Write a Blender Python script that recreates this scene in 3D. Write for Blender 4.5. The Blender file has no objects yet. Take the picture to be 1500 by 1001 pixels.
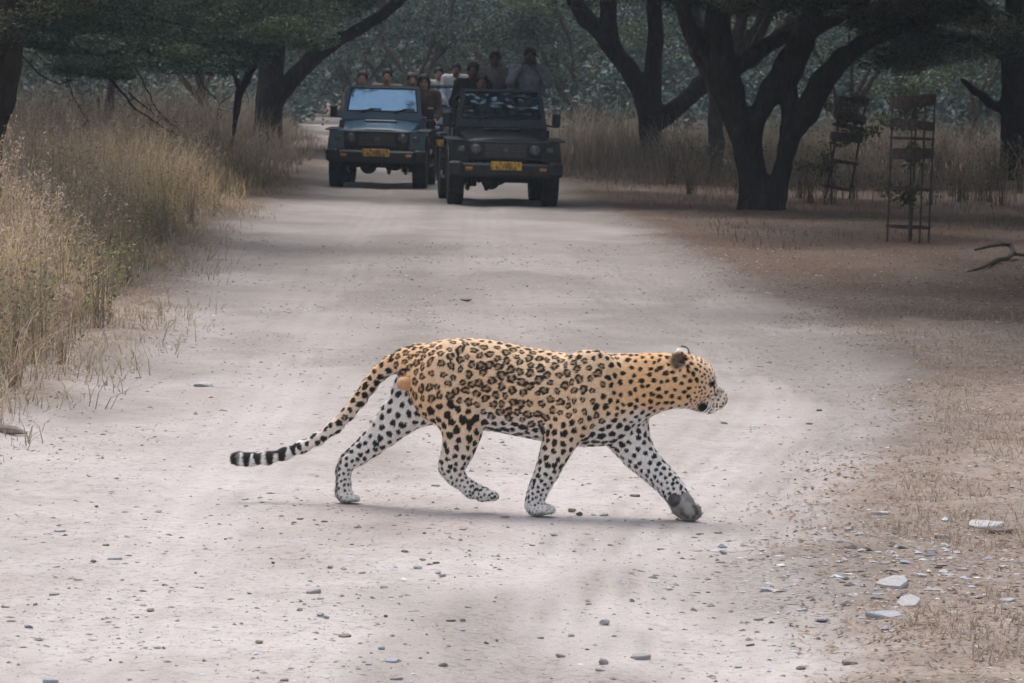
import bpy, bmesh, math, random
import numpy as np
from mathutils import Vector, Matrix, Euler, kdtree

R = math.radians
rng = np.random.default_rng(7)
random.seed(7)
scene = bpy.context.scene
col = scene.collection

# ------------------------------------------------------------------ camera
F_PX, CAM_H = 5840.0, 1.75                 # focal length in pixels of a 1500 px wide frame
PITCH, ROLL = math.atan((500.5 - 113) / F_PX), R(1.5)
cam_data = bpy.data.cameras.new('camera')
cam = bpy.data.objects.new('camera', cam_data)
col.objects.link(cam)
cam_rot = Matrix.Rotation(math.pi / 2 - PITCH, 4, 'X') @ Matrix.Rotation(ROLL, 4, 'Z')
cam.matrix_world = Matrix.Translation((0, 0, CAM_H)) @ cam_rot
cam_data.sensor_width = 36.0
cam_data.lens = 36.0 * F_PX / 1500.0
cam_data.clip_start, cam_data.clip_end = 0.5, 3000
cam_data.dof.use_dof = True
cam_data.dof.focus_distance = 15.9
cam_data.dof.aperture_fstop = 20.0
scene.camera = cam

# ------------------------------------------------------------------ sky, sun, exposure
SUN_EL, SUN_AZ = 68.0, 340.0                # azimuth clockwise from +Y
world = bpy.data.worlds.new('World')
scene.world = world
world.use_nodes = True
wn, wl = world.node_tree.nodes, world.node_tree.links
wn.clear()
w_out = wn.new('ShaderNodeOutputWorld')
w_bg = wn.new('ShaderNodeBackground')
w_hs = wn.new('ShaderNodeHueSaturation')
w_sky = wn.new('ShaderNodeTexSky')
w_sky.sky_type = 'NISHITA'
w_sky.sun_disc = False
w_sky.sun_elevation = R(SUN_EL)
w_sky.sun_rotation = R(SUN_AZ)
w_sky.air_density = 1.0
w_sky.dust_density = 4.0
w_hs.inputs['Saturation'].default_value = 0.42     # thin high overcast: a pale sky
w_bg.inputs['Strength'].default_value = 0.15
wl.new(w_sky.outputs[0], w_hs.inputs['Color'])
wl.new(w_hs.outputs[0], w_bg.inputs[0])
wl.new(w_bg.outputs[0], w_out.inputs[0])
sun_data = bpy.data.lights.new('sun', 'SUN')
sun_data.energy = 1.1
sun_data.angle = R(36)
sun_data.color = (1.0, 0.95, 0.9)
sun = bpy.data.objects.new('sun', sun_data)
col.objects.link(sun)
_sd = Vector((math.sin(R(SUN_AZ)) * math.cos(R(SUN_EL)), math.cos(R(SUN_AZ)) * math.cos(R(SUN_EL)), math.sin(R(SUN_EL))))
sun.rotation_euler = _sd.to_track_quat('Z', 'Y').to_euler()
sun.location = _sd * 60
scene.view_settings.view_transform = 'Standard'
scene.view_settings.look = 'None'
scene.view_settings.gamma = 1.0
scene.view_settings.exposure = 0.68
scene.view_settings.use_curve_mapping = False
scene.render.engine = 'CYCLES'
scene.cycles.use_denoising = True
scene.cycles.max_bounces = 8
scene.cycles.diffuse_bounces = 4
scene.cycles.volume_bounces = 1
scene.cycles.transparent_max_bounces = 12
scene.cycles.caustics_reflective = False
scene.cycles.caustics_refractive = False
scene.cycles.sample_clamp_indirect = 6.0

# ------------------------------------------------------------------ camera geometry helpers (for laying the place out at real distances)
_R3 = np.array(cam_rot.to_3x3())

def ray(px, py):
    return _R3 @ np.array([(px - 750.0) / F_PX, -(py - 500.5) / F_PX, -1.0])

def G(px, py, z=0.0):
    """ground point under a picture point"""
    d = ray(px, py)
    return np.array([0, 0, CAM_H]) + d * ((CAM_H - z) / -d[2])

def AT(px, py, Y):
    """point at distance Y along the road axis"""
    d = ray(px, py)
    return np.array([0, 0, CAM_H]) + d * (Y / d[1])

def PXM(Y):
    return F_PX / Y

# ------------------------------------------------------------------ numpy noise
def _hash(i, j, k, seed):
    n = (i * 374761393 + j * 668265263 + k * 2147483647 + seed * 974634521) & 0xffffffff
    n = ((n ^ (n >> 13)) * 1274126177) & 0xffffffff
    n = ((n ^ (n >> 15)) * 2246822519) & 0xffffffff
    return ((n ^ (n >> 16)) & 0xffffff).astype(np.float64) / 0xffffff

def noise3(x, y, z, seed=0):
    xi, yi, zi = np.floor(x).astype(np.int64), np.floor(y).astype(np.int64), np.floor(z).astype(np.int64)
    fx, fy, fz = x - xi, y - yi, z - zi
    fx, fy, fz = fx * fx * (3 - 2 * fx), fy * fy * (3 - 2 * fy), fz * fz * (3 - 2 * fz)
    r = 0
    for a in (0, 1):
        for b in (0, 1):
            for c in (0, 1):
                w = (fx if a else 1 - fx) * (fy if b else 1 - fy) * (fz if c else 1 - fz)
                r = r + w * _hash(xi + a, yi + b, zi + c, seed)
    return r * 2 - 1

def noise2(x, y, seed=0):
    xi, yi = np.floor(x).astype(np.int64), np.floor(y).astype(np.int64)
    fx, fy = x - xi, y - yi
    fx, fy = fx * fx * (3 - 2 * fx), fy * fy * (3 - 2 * fy)
    z = np.zeros_like(xi)
    r = 0
    for a in (0, 1):
        for b in (0, 1):
            r = r + (fx if a else 1 - fx) * (fy if b else 1 - fy) * _hash(xi + a, yi + b, z, seed)
    return r * 2 - 1

def fbm2(x, y, octv=4, seed=0):
    r, a = 0, 1.0
    for o in range(octv):
        r = r + a * noise2(x * 2 ** o + 17.3 * o, y * 2 ** o - 9.1 * o, seed + o)
        a *= 0.5
    return r

def sstep(a, b, x):
    t = np.clip((x - a) / (b - a), 0, 1)
    return t * t * (3 - 2 * t)

# ------------------------------------------------------------------ object helpers
def tag(o, label=None, cat=None, group=None, kind=None):
    if label: o['label'] = label
    if cat: o['category'] = cat
    if group: o['group'] = group
    if kind: o['kind'] = kind
    return o

def empty(name, loc=(0, 0, 0), rz=0.0):
    e = bpy.data.objects.new(name, None)
    e.empty_display_size = 0.2
    e.location = loc
    e.rotation_euler = (0, 0, rz)
    col.objects.link(e)
    return e

def link(name, me, mat=None, parent=None):
    o = bpy.data.objects.new(name, me)
    col.objects.link(o)
    if mat is not None and len(me.materials) == 0:
        me.materials.append(mat)
    if parent is not None:
        o.parent = parent
    return o

def mesh_np(name, V, F, smooth=False, colors=None, attr='Col'):
    """V (n,3); F list of (m,k) int arrays (k = 3 or 4)"""
    if not isinstance(F, (list, tuple)):
        F = [F]
    V = np.asarray(V, dtype=np.float32)
    me = bpy.data.meshes.new(name)
    me.vertices.add(len(V))
    me.vertices.foreach_set('co', V.ravel())
    F = [np.asarray(f, dtype=np.int32) for f in F if len(f)]
    nl = sum(f.size for f in F)
    npoly = sum(len(f) for f in F)
    me.loops.add(nl)
    me.polygons.add(npoly)
    me.loops.foreach_set('vertex_index', np.concatenate([f.ravel() for f in F]))
    tot = np.concatenate([np.full(len(f), f.shape[1], dtype=np.int32) for f in F])
    start = np.concatenate([[0], np.cumsum(tot)[:-1]]).astype(np.int32)
    me.polygons.foreach_set('loop_start', start)
    me.polygons.foreach_set('loop_total', tot)
    me.polygons.foreach_set('use_smooth', np.full(npoly, bool(smooth)))
    me.update(calc_edges=True)
    if colors is not None:
        c = np.ones((len(V), 4), dtype=np.float32)
        colors = np.asarray(colors)
        c[:, :colors.shape[1]] = colors
        a = me.color_attributes.new(attr, 'FLOAT_COLOR', 'POINT')
        a.data.foreach_set('color', c.ravel())
    return me

class MB:
    """collects boxes, tubes, prisms into one mesh"""
    def __init__(self):
        self.v, self.f, self.n = [], [], 0
    def add(self, V, F):
        V = np.asarray(V, float)
        self.v.append(V)
        self.f += [tuple(int(i) + self.n for i in f) for f in F]
        self.n += len(V)
        return self
    def box(self, c, s, rot=None, bev=0.0, taper=(1, 1)):
        """box centred c, full size s, optional bevel (chamfered), taper of the top"""
        hx, hy, hz = s[0] / 2, s[1] / 2, s[2] / 2
        if bev <= 0:
            V = np.array([[x * hx, y * hy, z * hz] for z in (-1, 1) for (x, y) in ((-1, -1), (1, -1), (1, 1), (-1, 1))])
            F = [(3, 2, 1, 0), (4, 5, 6, 7), (0, 1, 5, 4), (1, 2, 6, 5), (2, 3, 7, 6), (3, 0, 4, 7)]
        else:
            b = min(bev, hx * .95, hy * .95, hz * .95)
            ring = [(-hx + b, -hy), (hx - b, -hy), (hx, -hy + b), (hx, hy - b), (hx - b, hy), (-hx + b, hy), (-hx, hy - b), (-hx, -hy + b)]
            V = []
            for z, ins in ((-hz, b), (-hz + b, 0), (hz - b, 0), (hz, b)):
                for (x, y) in ring:
                    V.append([x * (1 - ins / hx), y * (1 - ins / hy), z])
            V = np.array(V)
            F = [tuple(range(7, -1, -1)), tuple(range(24, 32))]
            for l in range(3):
                for i in range(8):
                    j = (i + 1) % 8
                    F.append((l * 8 + i, l * 8 + j, l * 8 + 8 + j, l * 8 + 8 + i))
        if taper != (1, 1):
            k = (V[:, 2:3] + hz) / (2 * hz)
            V[:, 0:1] *= 1 + (taper[0] - 1) * k
            V[:, 1:2] *= 1 + (taper[1] - 1) * k
        if rot is not None:
            M = np.array(Euler(rot).to_matrix())
            V = V @ M.T
        return self.add(V + np.array(c), F)
    def tube(self, pts, rad, n=8, cap=True, sq=None):
        pts = np.asarray(pts, float)
        m = len(pts)
        rad = np.full(m, rad) if np.isscalar(rad) else np.asarray(rad, float)
        T = np.gradient(pts, axis=0) if m > 2 else np.repeat([pts[1] - pts[0]], 2, 0)
        T /= np.linalg.norm(T, axis=1)[:, None] + 1e-9
        up = np.array([0, 0, 1.0]) if abs(T[0][2]) < .9 else np.array([1.0, 0, 0])
        a = np.cross(T[0], up); a /= np.linalg.norm(a)
        V = []
        ang = np.arange(n) * 2 * math.pi / n + (math.pi / n)
        for i in range(m):
            a = a - T[i] * np.dot(a, T[i]); a /= np.linalg.norm(a) + 1e-9
            b = np.cross(T[i], a)
            V.append(pts[i] + rad[i] * (np.cos(ang)[:, None] * a + np.sin(ang)[:, None] * b))
        V = np.concatenate(V)
        F = []
        for i in range(m - 1):
            for k in range(n):
                l = (k + 1) % n
                F.append((i * n + k, i * n + l, (i + 1) * n + l, (i + 1) * n + k))
        if cap:
            F.append(tuple(range(n - 1, -1, -1)))
            F.append(tuple((m - 1) * n + k for k in range(n)))
        return self.add(V, F)
    def lathe(self, prof, c=(0, 0, 0), axis='x', n=20):
        """prof: list of (r, t) along the axis; closed ends expected at r = 0 or open"""
        V, m = [], len(prof)
        for (r, t) in prof:
            for k in range(n):
                q = 2 * math.pi * k / n
                p = (t, r * math.cos(q), r * math.sin(q))
                V.append(p if axis == 'x' else (p[1], t, p[2]) if axis == 'y' else (p[1], p[2], t))
        F = []
        for i in range(m - 1):
            for k in range(n):
                l = (k + 1) % n
                F.append((i * n + k, i * n + l, (i + 1) * n + l, (i + 1) * n + k))
        F.append(tuple(range(n - 1, -1, -1)))
        F.append(tuple((m - 1) * n + k for k in range(n)))
        return self.add(np.array(V) + np.array(c), F)
    def prism(self, poly, axis, a, b):
        """polygon extruded along an axis from a to b; poly are the two other coordinates in order"""
        n = len(poly)
        V = []
        for t in (a, b):
            for (p, q) in poly:
                V.append((t, p, q) if axis == 'x' else (p, t, q) if axis == 'y' else (p, q, t))
        F = [tuple(range(n - 1, -1, -1)), tuple(range(n, 2 * n))]
        for i in range(n):
            j = (i + 1) % n
            F.append((i, j, n + j, n + i))
        return self.add(V, F)
    def build(self, name, mat, parent=None, smooth=False):
        me = bpy.data.meshes.new(name)
        me.from_pydata(np.concatenate(self.v).tolist(), [], self.f)
        bm = bmesh.new(); bm.from_mesh(me)
        bmesh.ops.recalc_face_normals(bm, faces=bm.faces)
        bm.to_mesh(me); bm.free()
        if smooth:
            me.polygons.foreach_set('use_smooth', np.ones(len(me.polygons), bool))
        return link(name, me, mat, parent)

# ------------------------------------------------------------------ materials
def new_mat(name):
    m = bpy.data.materials.new(name)
    m.use_nodes = True
    nt = m.node_tree
    return m, nt, nt.nodes['Principled BSDF']

def nd(nt, kind, **kw):
    n = nt.nodes.new(kind)
    for k, v in kw.items():
        if hasattr(n, k) and not k.startswith('in_'):
            setattr(n, k, v)
        else:
            n.inputs[k[3:].replace('_', ' ')].default_value = v
    return n

def ramp(nt, src, stops):
    r = nt.nodes.new('ShaderNodeValToRGB')
    e = r.color_ramp.elements
    while len(e) < len(stops):
        e.new(0.5)
    for el, (p, c) in zip(e, stops):
        el.position = p
        el.color = (*c, 1) if len(c) == 3 else c
    nt.links.new(src, r.inputs[0])
    return r

def mixc(nt, fac, a, b, blend='MIX'):
    m = nt.nodes.new('ShaderNodeMix')
    m.data_type = 'RGBA'
    m.blend_type = blend
    for sock, val in ((m.inputs[0], fac), (m.inputs[6], a), (m.inputs[7], b)):
        if isinstance(val, (int, float)):
            sock.default_value = val
        elif isinstance(val, tuple):
            sock.default_value = (*val, 1) if len(val) == 3 else val
        else:
            nt.links.new(val, sock)
    return m.outputs[2]

def simple(name, c, rough=0.6, metal=0.0, var=0.18, scale=12.0, bump=0.0, spec=0.4, emit=None):
    """plain procedural material: base colour with noise variation and optional relief"""
    m, nt, p = new_mat(name)
    tc = nd(nt, 'ShaderNodeTexCoord')
    no = nd(nt, 'ShaderNodeTexNoise', in_Scale=scale, in_Detail=5.0)
    nt.links.new(tc.outputs['Object'], no.inputs['Vector'])
    lo = tuple(x * (1 - var) for x in c); hi = tuple(min(1, x * (1 + var)) for x in c)
    r = ramp(nt, no.outputs[0], [(0.3, lo), (0.7, hi)])
    nt.links.new(r.outputs[0], p.inputs['Base Color'])
    p.inputs['Roughness'].default_value = rough
    p.inputs['Metallic'].default_value = metal
    p.inputs['Specular IOR Level'].default_value = spec
    if bump:
        b = nd(nt, 'ShaderNodeBump', in_Strength=bump, in_Distance=0.02)
        nt.links.new(no.outputs[0], b.inputs['Height'])
        nt.links.new(b.outputs[0], p.inputs['Normal'])
    return m

# ------------------------------------------------------------------ implicit surfaces (smooth-blended solids -> one continuous mesh)
class Field:
    def __init__(self, lo, hi, h):
        self.o = np.array(lo, float); self.h = h
        self.n = np.ceil((np.array(hi) - self.o) / h).astype(int) + 1
        self.phi = np.full(self.n, 1.0, dtype=np.float32)
        self.prims = []
    def _sub(self, lo, hi):
        a = np.maximum(np.floor((np.array(lo) - self.o) / self.h).astype(int), 0)
        b = np.minimum(np.ceil((np.array(hi) - self.o) / self.h).astype(int) + 1, self.n)
        sl = tuple(slice(x, y) for x, y in zip(a, b))
        ax = [(self.o[i] + self.h * np.arange(a[i], b[i])).astype(np.float32) for i in range(3)]
        return sl, np.meshgrid(*ax, indexing='ij', sparse=True)
    def put(self, fn, lo, hi, k=0.02, name='', sub=False):
        pad = k + 3 * self.h
        sl, (X, Y, Z) = self._sub(np.array(lo) - pad, np.array(hi) + pad)
        d = fn(X, Y, Z)
        p = self.phi[sl]
        if sub:
            d = -d; hh = np.maximum(k - np.abs(p - d), 0) / k
            self.phi[sl] = np.maximum(p, d) + hh * hh * k * .25
        else:
            hh = np.maximum(k - np.abs(p - d), 0) / k
            self.phi[sl] = np.minimum(p, d) - hh * hh * k * .25
            if name:
                self.prims.append((name, fn))
    def cone(self, a, b, ra, rb, k=0.02, name='', sy=1.0, sub=False):
        a, b = np.array(a, float), np.array(b, float)
        ab = b - a
        if sy != 1.0:
            ab = ab * np.array([1, 1 / sy, 1])
        L2 = float(ab @ ab) + 1e-12
        def fn(X, Y, Z):
            x, y, z = X - a[0], (Y - a[1]) / sy, Z - a[2]
            t = np.clip((x * ab[0] + y * ab[1] + z * ab[2]) / L2, 0, 1)
            return np.sqrt((x - t * ab[0]) ** 2 + (y - t * ab[1]) ** 2 + (z - t * ab[2]) ** 2) - (ra + t * (rb - ra))
        r = max(ra, rb) * max(1, sy)
        self.put(fn, np.minimum(a, b) - r, np.maximum(a, b) + r, k, name, sub)
    def chain(self, pts, k=0.02, name='', sy=1.0):
        for (p, r), (q, s) in zip(pts[:-1], pts[1:]):
            self.cone(p, q, r, s, k, name, sy)
    def ell(self, c, r, k=0.02, name='', rot=None, sub=False):
        c, r = np.array(c, float), np.array(r, float)
        M = np.array(Euler(rot).to_matrix()).T if rot is not None else np.eye(3)
        def fn(X, Y, Z):
            x, y, z = X - c[0], Y - c[1], Z - c[2]
            if rot is not None:
                x, y, z = (M[i][0] * x + M[i][1] * y + M[i][2] * z for i in range(3))
            k0 = np.sqrt((x / r[0]) ** 2 + (y / r[1]) ** 2 + (z / r[2]) ** 2)
            k1 = np.sqrt((x / r[0] ** 2) ** 2 + (y / r[1] ** 2) ** 2 + (z / r[2] ** 2) ** 2) + 1e-9
            return k0 * (k0 - 1) / k1
        m = r.max() if rot is not None else r
        self.put(fn, c - m, c + m, k, name, sub)
    def owner(self, V):
        names, D = [], []
        for nme, fn in self.prims:
            names.append(nme)
            D.append(fn(V[:, 0], V[:, 1], V[:, 2]))
        D = np.array(D)
        return np.array(names)[np.argmin(D, 0)]
    def mesh(self, smooth_it=2):
        phi = self.phi
        s = phi < 0
        c = np.zeros(tuple(self.n - 1), np.int8)
        for a in (0, 1):
            for b in (0, 1):
                for d in (0, 1):
                    c += s[a:self.n[0] - 1 + a, b:self.n[1] - 1 + b, d:self.n[2] - 1 + d]
        act = (c > 0) & (c < 8)
        I = np.argwhere(act)
        idx = np.full(act.shape, -1, np.int32)
        idx[act] = np.arange(len(I))
        acc = np.zeros((len(I), 3)); cnt = np.zeros(len(I))
        cs = [np.array(q) for q in ((0, 0, 0), (1, 0, 0), (0, 1, 0), (1, 1, 0), (0, 0, 1), (1, 0, 1), (0, 1, 1), (1, 1, 1))]
        for i in range(8):
            for j in range(i + 1, 8):
                if np.abs(cs[i] - cs[j]).sum() != 1: continue
                A, B = I + cs[i], I + cs[j]
                pa, pb = phi[A[:, 0], A[:, 1], A[:, 2]], phi[B[:, 0], B[:, 1], B[:, 2]]
                m = (pa < 0) != (pb < 0)
                t = pa[m] / (pa[m] - pb[m])
                acc[m] += cs[i] + t[:, None] * (cs[j] - cs[i]); cnt[m] += 1
        V = self.o + self.h * (I + acc / cnt[:, None])
        Q = []
        for ax in range(3):
            o1, o2 = [x for x in range(3) if x != ax]
            e = [slice(None)] * 3; f = [slice(None)] * 3
            e[ax], f[ax] = slice(0, -1), slice(1, None)
            ch = s[tuple(e)] != s[tuple(f)]
            E = np.argwhere(ch)
            E = E[(E[:, o1] > 0) & (E[:, o2] > 0) & (E[:, o1] < self.n[o1] - 1) & (E[:, o2] < self.n[o2] - 1)]
            inside = s[E[:, 0], E[:, 1], E[:, 2]]
            q = []
            for (d1, d2) in ((-1, -1), (0, -1), (0, 0), (-1, 0)):
                K = E.copy(); K[:, o1] += d1; K[:, o2] += d2
                q.append(idx[K[:, 0], K[:, 1], K[:, 2]])
            q = np.stack(q, 1)
            flip = inside if ax != 1 else ~inside
            q[~flip] = q[~flip][:, ::-1]
            Q.append(q)
        Q = np.concatenate(Q)
        Q = Q[(Q >= 0).all(1)]
        for it in range(smooth_it):
            acc = np.zeros_like(V); cnt = np.zeros(len(V))
            for a, b in ((0, 1), (1, 2), (2, 3), (3, 0)):
                np.add.at(acc, Q[:, a], V[Q[:, b]]); np.add.at(cnt, Q[:, a], 1)
                np.add.at(acc, Q[:, b], V[Q[:, a]]); np.add.at(cnt, Q[:, b], 1)
            V = V * .5 + .5 * acc / np.maximum(cnt, 1)[:, None]
        return V, Q

def normals_of(V, Q):
    n = np.cross(V[Q[:, 2]] - V[Q[:, 0]], V[Q[:, 3]] - V[Q[:, 1]])
    N = np.zeros_like(V)
    for k in range(4):
        np.add.at(N, Q[:, k], n)
    return N / (np.linalg.norm(N, axis=1)[:, None] + 1e-12)
# ------------------------------------------------------------------ ground and road
def poly_sd(x, y, P):
    """signed distance to a polygon, positive inside"""
    P = np.asarray(P); d2 = np.full(x.shape, 1e9); ins = np.zeros(x.shape, bool)
    for i in range(len(P)):
        a, b = P[i], P[(i + 1) % len(P)]
        ex, ey = b[0] - a[0], b[1] - a[1]
        t = np.clip(((x - a[0]) * ex + (y - a[1]) * ey) / (ex * ex + ey * ey + 1e-12), 0, 1)
        d2 = np.minimum(d2, (x - a[0] - t * ex) ** 2 + (y - a[1] - t * ey) ** 2)
        c = ((a[1] > y) != (b[1] > y)) & (x < (b[0] - a[0]) * (y - a[1]) / (b[1] - a[1] + 1e-12) + a[0])
        ins ^= c
    return np.where(ins, 1, -1) * np.sqrt(d2)

_left = [(-30, 648), (30, 622), (100, 585), (165, 540), (235, 490), (275, 425), (305, 375), (345, 330), (395, 306), (440, 286), (465, 270), (480, 255), (500, 240), (520, 222)]
_right = [(690, 222), (745, 245), (815, 280), (850, 300), (905, 322), (960, 350), (1012, 385), (1090, 425), (1180, 462), (1255, 500), (1308, 560), (1300, 620), (1250, 685), (1208, 750), (1192, 820), (1200, 900), (1225, 1000)]
ROAD = [tuple(G(*p)[:2]) for p in _left] + [(-8.5, 150.0), (-2.0, 150.0)] + [tuple(G(*p)[:2]) for p in _right] + [(1.3, 8.0), (2.2, -60.0), (-3.4, -60.0), (-3.4, 12.0)]
CENTRE = [(-.6, -60), (-.6, 8), (-.55, 14), (-.55, 20), (-.75, 30), (-.95, 40), (-1.1, 55), (-1.6, 70), (-3.5, 100), (-5.2, 150)]
CURVE = [tuple(G(*p)[:2]) for p in [(1010, 1000), (1040, 840), (1110, 720), (1195, 640), (1215, 575), (1150, 510), (1030, 462), (930, 400)]]

def line_d(x, y, L):
    d2 = np.full(x.shape, 1e9)
    for a, b in zip(L[:-1], L[1:]):
        ex, ey = b[0] - a[0], b[1] - a[1]
        t = np.clip(((x - a[0]) * ex + (y - a[1]) * ey) / (ex * ex + ey * ey), 0, 1)
        d2 = np.minimum(d2, (x - a[0] - t * ex) ** 2 + (y - a[1] - t * ey) ** 2)
    return np.sqrt(d2)

def road_mask(x, y):
    sd = poly_sd(x, y, ROAD)
    w = .10 + .006 * np.abs(y)
    return sstep(-w, w, sd + .10 * fbm2(x * 2.2, y * 1.3, 3, 31) + .05 * fbm2(x * 9, y * 6, 2, 35))

def ground_h(x, y, road=None):
    if road is None:
        road = road_mask(x, y)
    fade = np.clip(1.2 - np.abs(y) / 300.0, .1, 1)
    z = .014 * fbm2(x * .45, y * .35, 2, 1)
    z = z + (.006 * fbm2(x * 2.1, y * 1.6, 3, 5) + .0035 * fbm2(x * 11, y * 9, 2, 8)) * fade
    z = z + (1 - road) * (.035 + .02 * fbm2(x * 1.3, y * 1.1, 3, 12) + .008 * fbm2(x * 8, y * 7, 2, 13))
    cd = line_d(x, y, CENTRE)
    z = z - .012 * np.exp(-((cd - .68) / .17) ** 2) * road
    cv = line_d(x, y, CURVE)
    z = z - .012 * np.exp(-((np.abs(cv) - .05) / .13) ** 2) - .010 * np.exp(-((cv - .42) / .10) ** 2)
    # firm level patch where the animal walks
    q = np.exp(-(((x - .05) / 1.0) ** 4 + ((y - 15.95) / .55) ** 4))
    return z * (1 - .85 * q) - .002

def ground_material():
    m, nt, p = new_mat('dirt_ground')
    L = nt.links.new
    at = nd(nt, 'ShaderNodeVertexColor', layer_name='Col')
    sep = nd(nt, 'ShaderNodeSeparateColor'); L(at.outputs[0], sep.inputs[0])
    geo = nd(nt, 'ShaderNodeNewGeometry')
    def noise(sc, det=6.0, rough=.6, dist=0.0):
        n = nd(nt, 'ShaderNodeTexNoise', in_Scale=sc, in_Detail=det, in_Roughness=rough, in_Distortion=dist)
        L(geo.outputs['Position'], n.inputs['Vector']); return n.outputs[0]
    n1, n2, n3, n4 = noise(.55, 5), noise(3.5, 6, .65), noise(26, 5, .7), noise(140, 3, .7)
    road = ramp(nt, n1, [(.30, (.330, .286, .274)), (.52, (.388, .354, .340)), (.72, (.450, .405, .398))]).outputs[0]
    road = mixc(nt, 1.0, road, ramp(nt, n2, [(.30, (.86, .85, .84)), (.5, (1, 1, 1)), (.72, (1.08, 1.08, 1.09))]).outputs[0], 'MULTIPLY')
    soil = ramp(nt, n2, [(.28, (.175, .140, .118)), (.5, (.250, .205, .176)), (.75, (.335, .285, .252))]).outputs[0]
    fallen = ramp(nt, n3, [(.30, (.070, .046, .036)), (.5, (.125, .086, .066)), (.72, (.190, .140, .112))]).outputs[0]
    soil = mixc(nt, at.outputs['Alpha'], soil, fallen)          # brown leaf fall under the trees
    base = mixc(nt, sep.outputs[0], soil, road)
    # packed, paler wheel lines and loose darker grit, plus a darkening with distance
    base = mixc(nt, sep.outputs[1], base, (.47, .425, .42))
    gm = ramp(nt, n3, [(.36, (0, 0, 0)), (.62, (1, 1, 1))]).outputs[0]
    gf = mixc(nt, 1.0, sep.outputs[2], mixc(nt, .75, (1, 1, 1), gm), 'MULTIPLY')
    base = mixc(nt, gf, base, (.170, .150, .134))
    base = mixc(nt, 1.0, base, ramp(nt, n3, [(.30, (.62, .60, .59)), (.46, (1, 1, 1)), (.75, (1.12, 1.12, 1.12))]).outputs[0], 'MULTIPLY')
    base = mixc(nt, 1.0, base, ramp(nt, n4, [(.25, (.80, .79, .78)), (.5, (1, 1, 1)), (.8, (1.10, 1.10, 1.10))]).outputs[0], 'MULTIPLY')
    # fine chips
    vo = nd(nt, 'ShaderNodeTexVoronoi', in_Scale=48.0, in_Randomness=1.0); L(geo.outputs['Position'], vo.inputs['Vector'])
    chip = ramp(nt, vo.outputs['Distance'], [(.10, (1, 1, 1)), (.20, (0, 0, 0))]).outputs[0]
    hs = nd(nt, 'ShaderNodeSeparateColor'); L(vo.outputs['Color'], hs.inputs[0])
    pick = ramp(nt, hs.outputs[0], [(.55, (0, 0, 0)), (.57, (1, 1, 1))]).outputs[0]
    cfac = mixc(nt, 1.0, chip, pick, 'MULTIPLY')
    cc = ramp(nt, hs.outputs[1], [(.0, (.12, .105, .10)), (.55, (.24, .20, .18)), (.8, (.36, .37, .40)), (1.0, (.55, .52, .50))]).outputs[0]
    base = mixc(nt, cfac, base, cc)
    L(base, p.inputs['Base Color'])
    p.inputs['Roughness'].default_value = .95
    p.inputs['Specular IOR Level'].default_value = .12
    def bump(h, st, di, prev=None):
        b = nd(nt, 'ShaderNodeBump', in_Strength=st, in_Distance=di); L(h, b.inputs['Height'])
        if prev is not None: L(prev, b.inputs['Normal'])
        return b.outputs[0]
    nb = bump(n2, .5, .03); nb = bump(n3, .6, .012, nb); nb = bump(n4, .5, .004, nb); nb = bump(cfac, .6, .006, nb)
    L(nb, p.inputs['Normal'])
    return m

def build_ground():
    xs = list(np.arange(-3.2, 3.2, .040)); s = .040; x = xs[-1]
    right = []
    while x < 700:
        s *= 1.075; x += s; right.append(x)
    xs = np.array([-v for v in right[::-1]] + xs + right)
    ys = list(np.linspace(-120, 9.0, 14)); y = 9.0
    while y < 23: y += .045; ys.append(y)
    s = .045
    while y < 1200:
        s *= 1.021 if y < 70 else 1.08; y += s; ys.append(y)
    ys = np.array(ys)
    X, Y = np.meshgrid(xs, ys)
    rd = road_mask(X, Y)
    Z = ground_h(X, Y, rd)
    cd, cv = line_d(X, Y, CENTRE), line_d(X, Y, CURVE)
    n = fbm2(X * .8, Y * .5, 3, 77)
    track = np.clip(np.exp(-((cd - .70) / .30) ** 2) * .55 * (1 + .7 * n) + np.exp(-((cv - .25) / .22) ** 2) * .45, 0, 1) * rd
    edge = np.exp(-((poly_sd(X, Y, ROAD) + .0) / .45) ** 2)
    grit = np.clip(.45 * np.exp(-((cd) / .16) ** 2) * (.4 + fbm2(X * 3, Y * 1.2, 3, 41)) + .55 * edge * (.4 + n) + .9 * np.clip(fbm2(X * 1.0 + 3, Y * .40, 4, 52) - .12, 0, 1), 0, .85)
    fine = .5 + .5 * fbm2(X * 6, Y * 2.0, 2, 19)
    streak = sum(np.exp(-((cv - o) / .028) ** 2) for o in (.06, .16, .27, .40, .52, .66)) * .45 + sum(np.exp(-((cd - o) / .035) ** 2) for o in (.42, .56, .70, .84, .98)) * .26
    grit = np.clip(grit + streak * fine * rd, 0, .9)
    grit = np.clip(grit + .62 * sstep(17, 31, Y) * rd * (1 + .5 * n), 0, .9)  # this channel also darkens the road evenly with distance
    V = np.stack([X, Y, Z], -1).reshape(-1, 3)
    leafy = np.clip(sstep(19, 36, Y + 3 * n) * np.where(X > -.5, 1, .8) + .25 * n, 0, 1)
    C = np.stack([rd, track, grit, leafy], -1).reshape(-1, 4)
    ny, nx = X.shape
    I = np.arange(ny * nx).reshape(ny, nx)
    Fq = np.stack([I[:-1, :-1], I[:-1, 1:], I[1:, 1:], I[1:, :-1]], -1).reshape(-1, 4)
    fm = rd.ravel()[Fq].mean(1) > .5
    mat = ground_material()
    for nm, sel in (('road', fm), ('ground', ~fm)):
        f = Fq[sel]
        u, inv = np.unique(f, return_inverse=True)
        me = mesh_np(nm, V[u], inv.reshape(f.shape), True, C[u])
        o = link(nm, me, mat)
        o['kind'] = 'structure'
build_ground()
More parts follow.
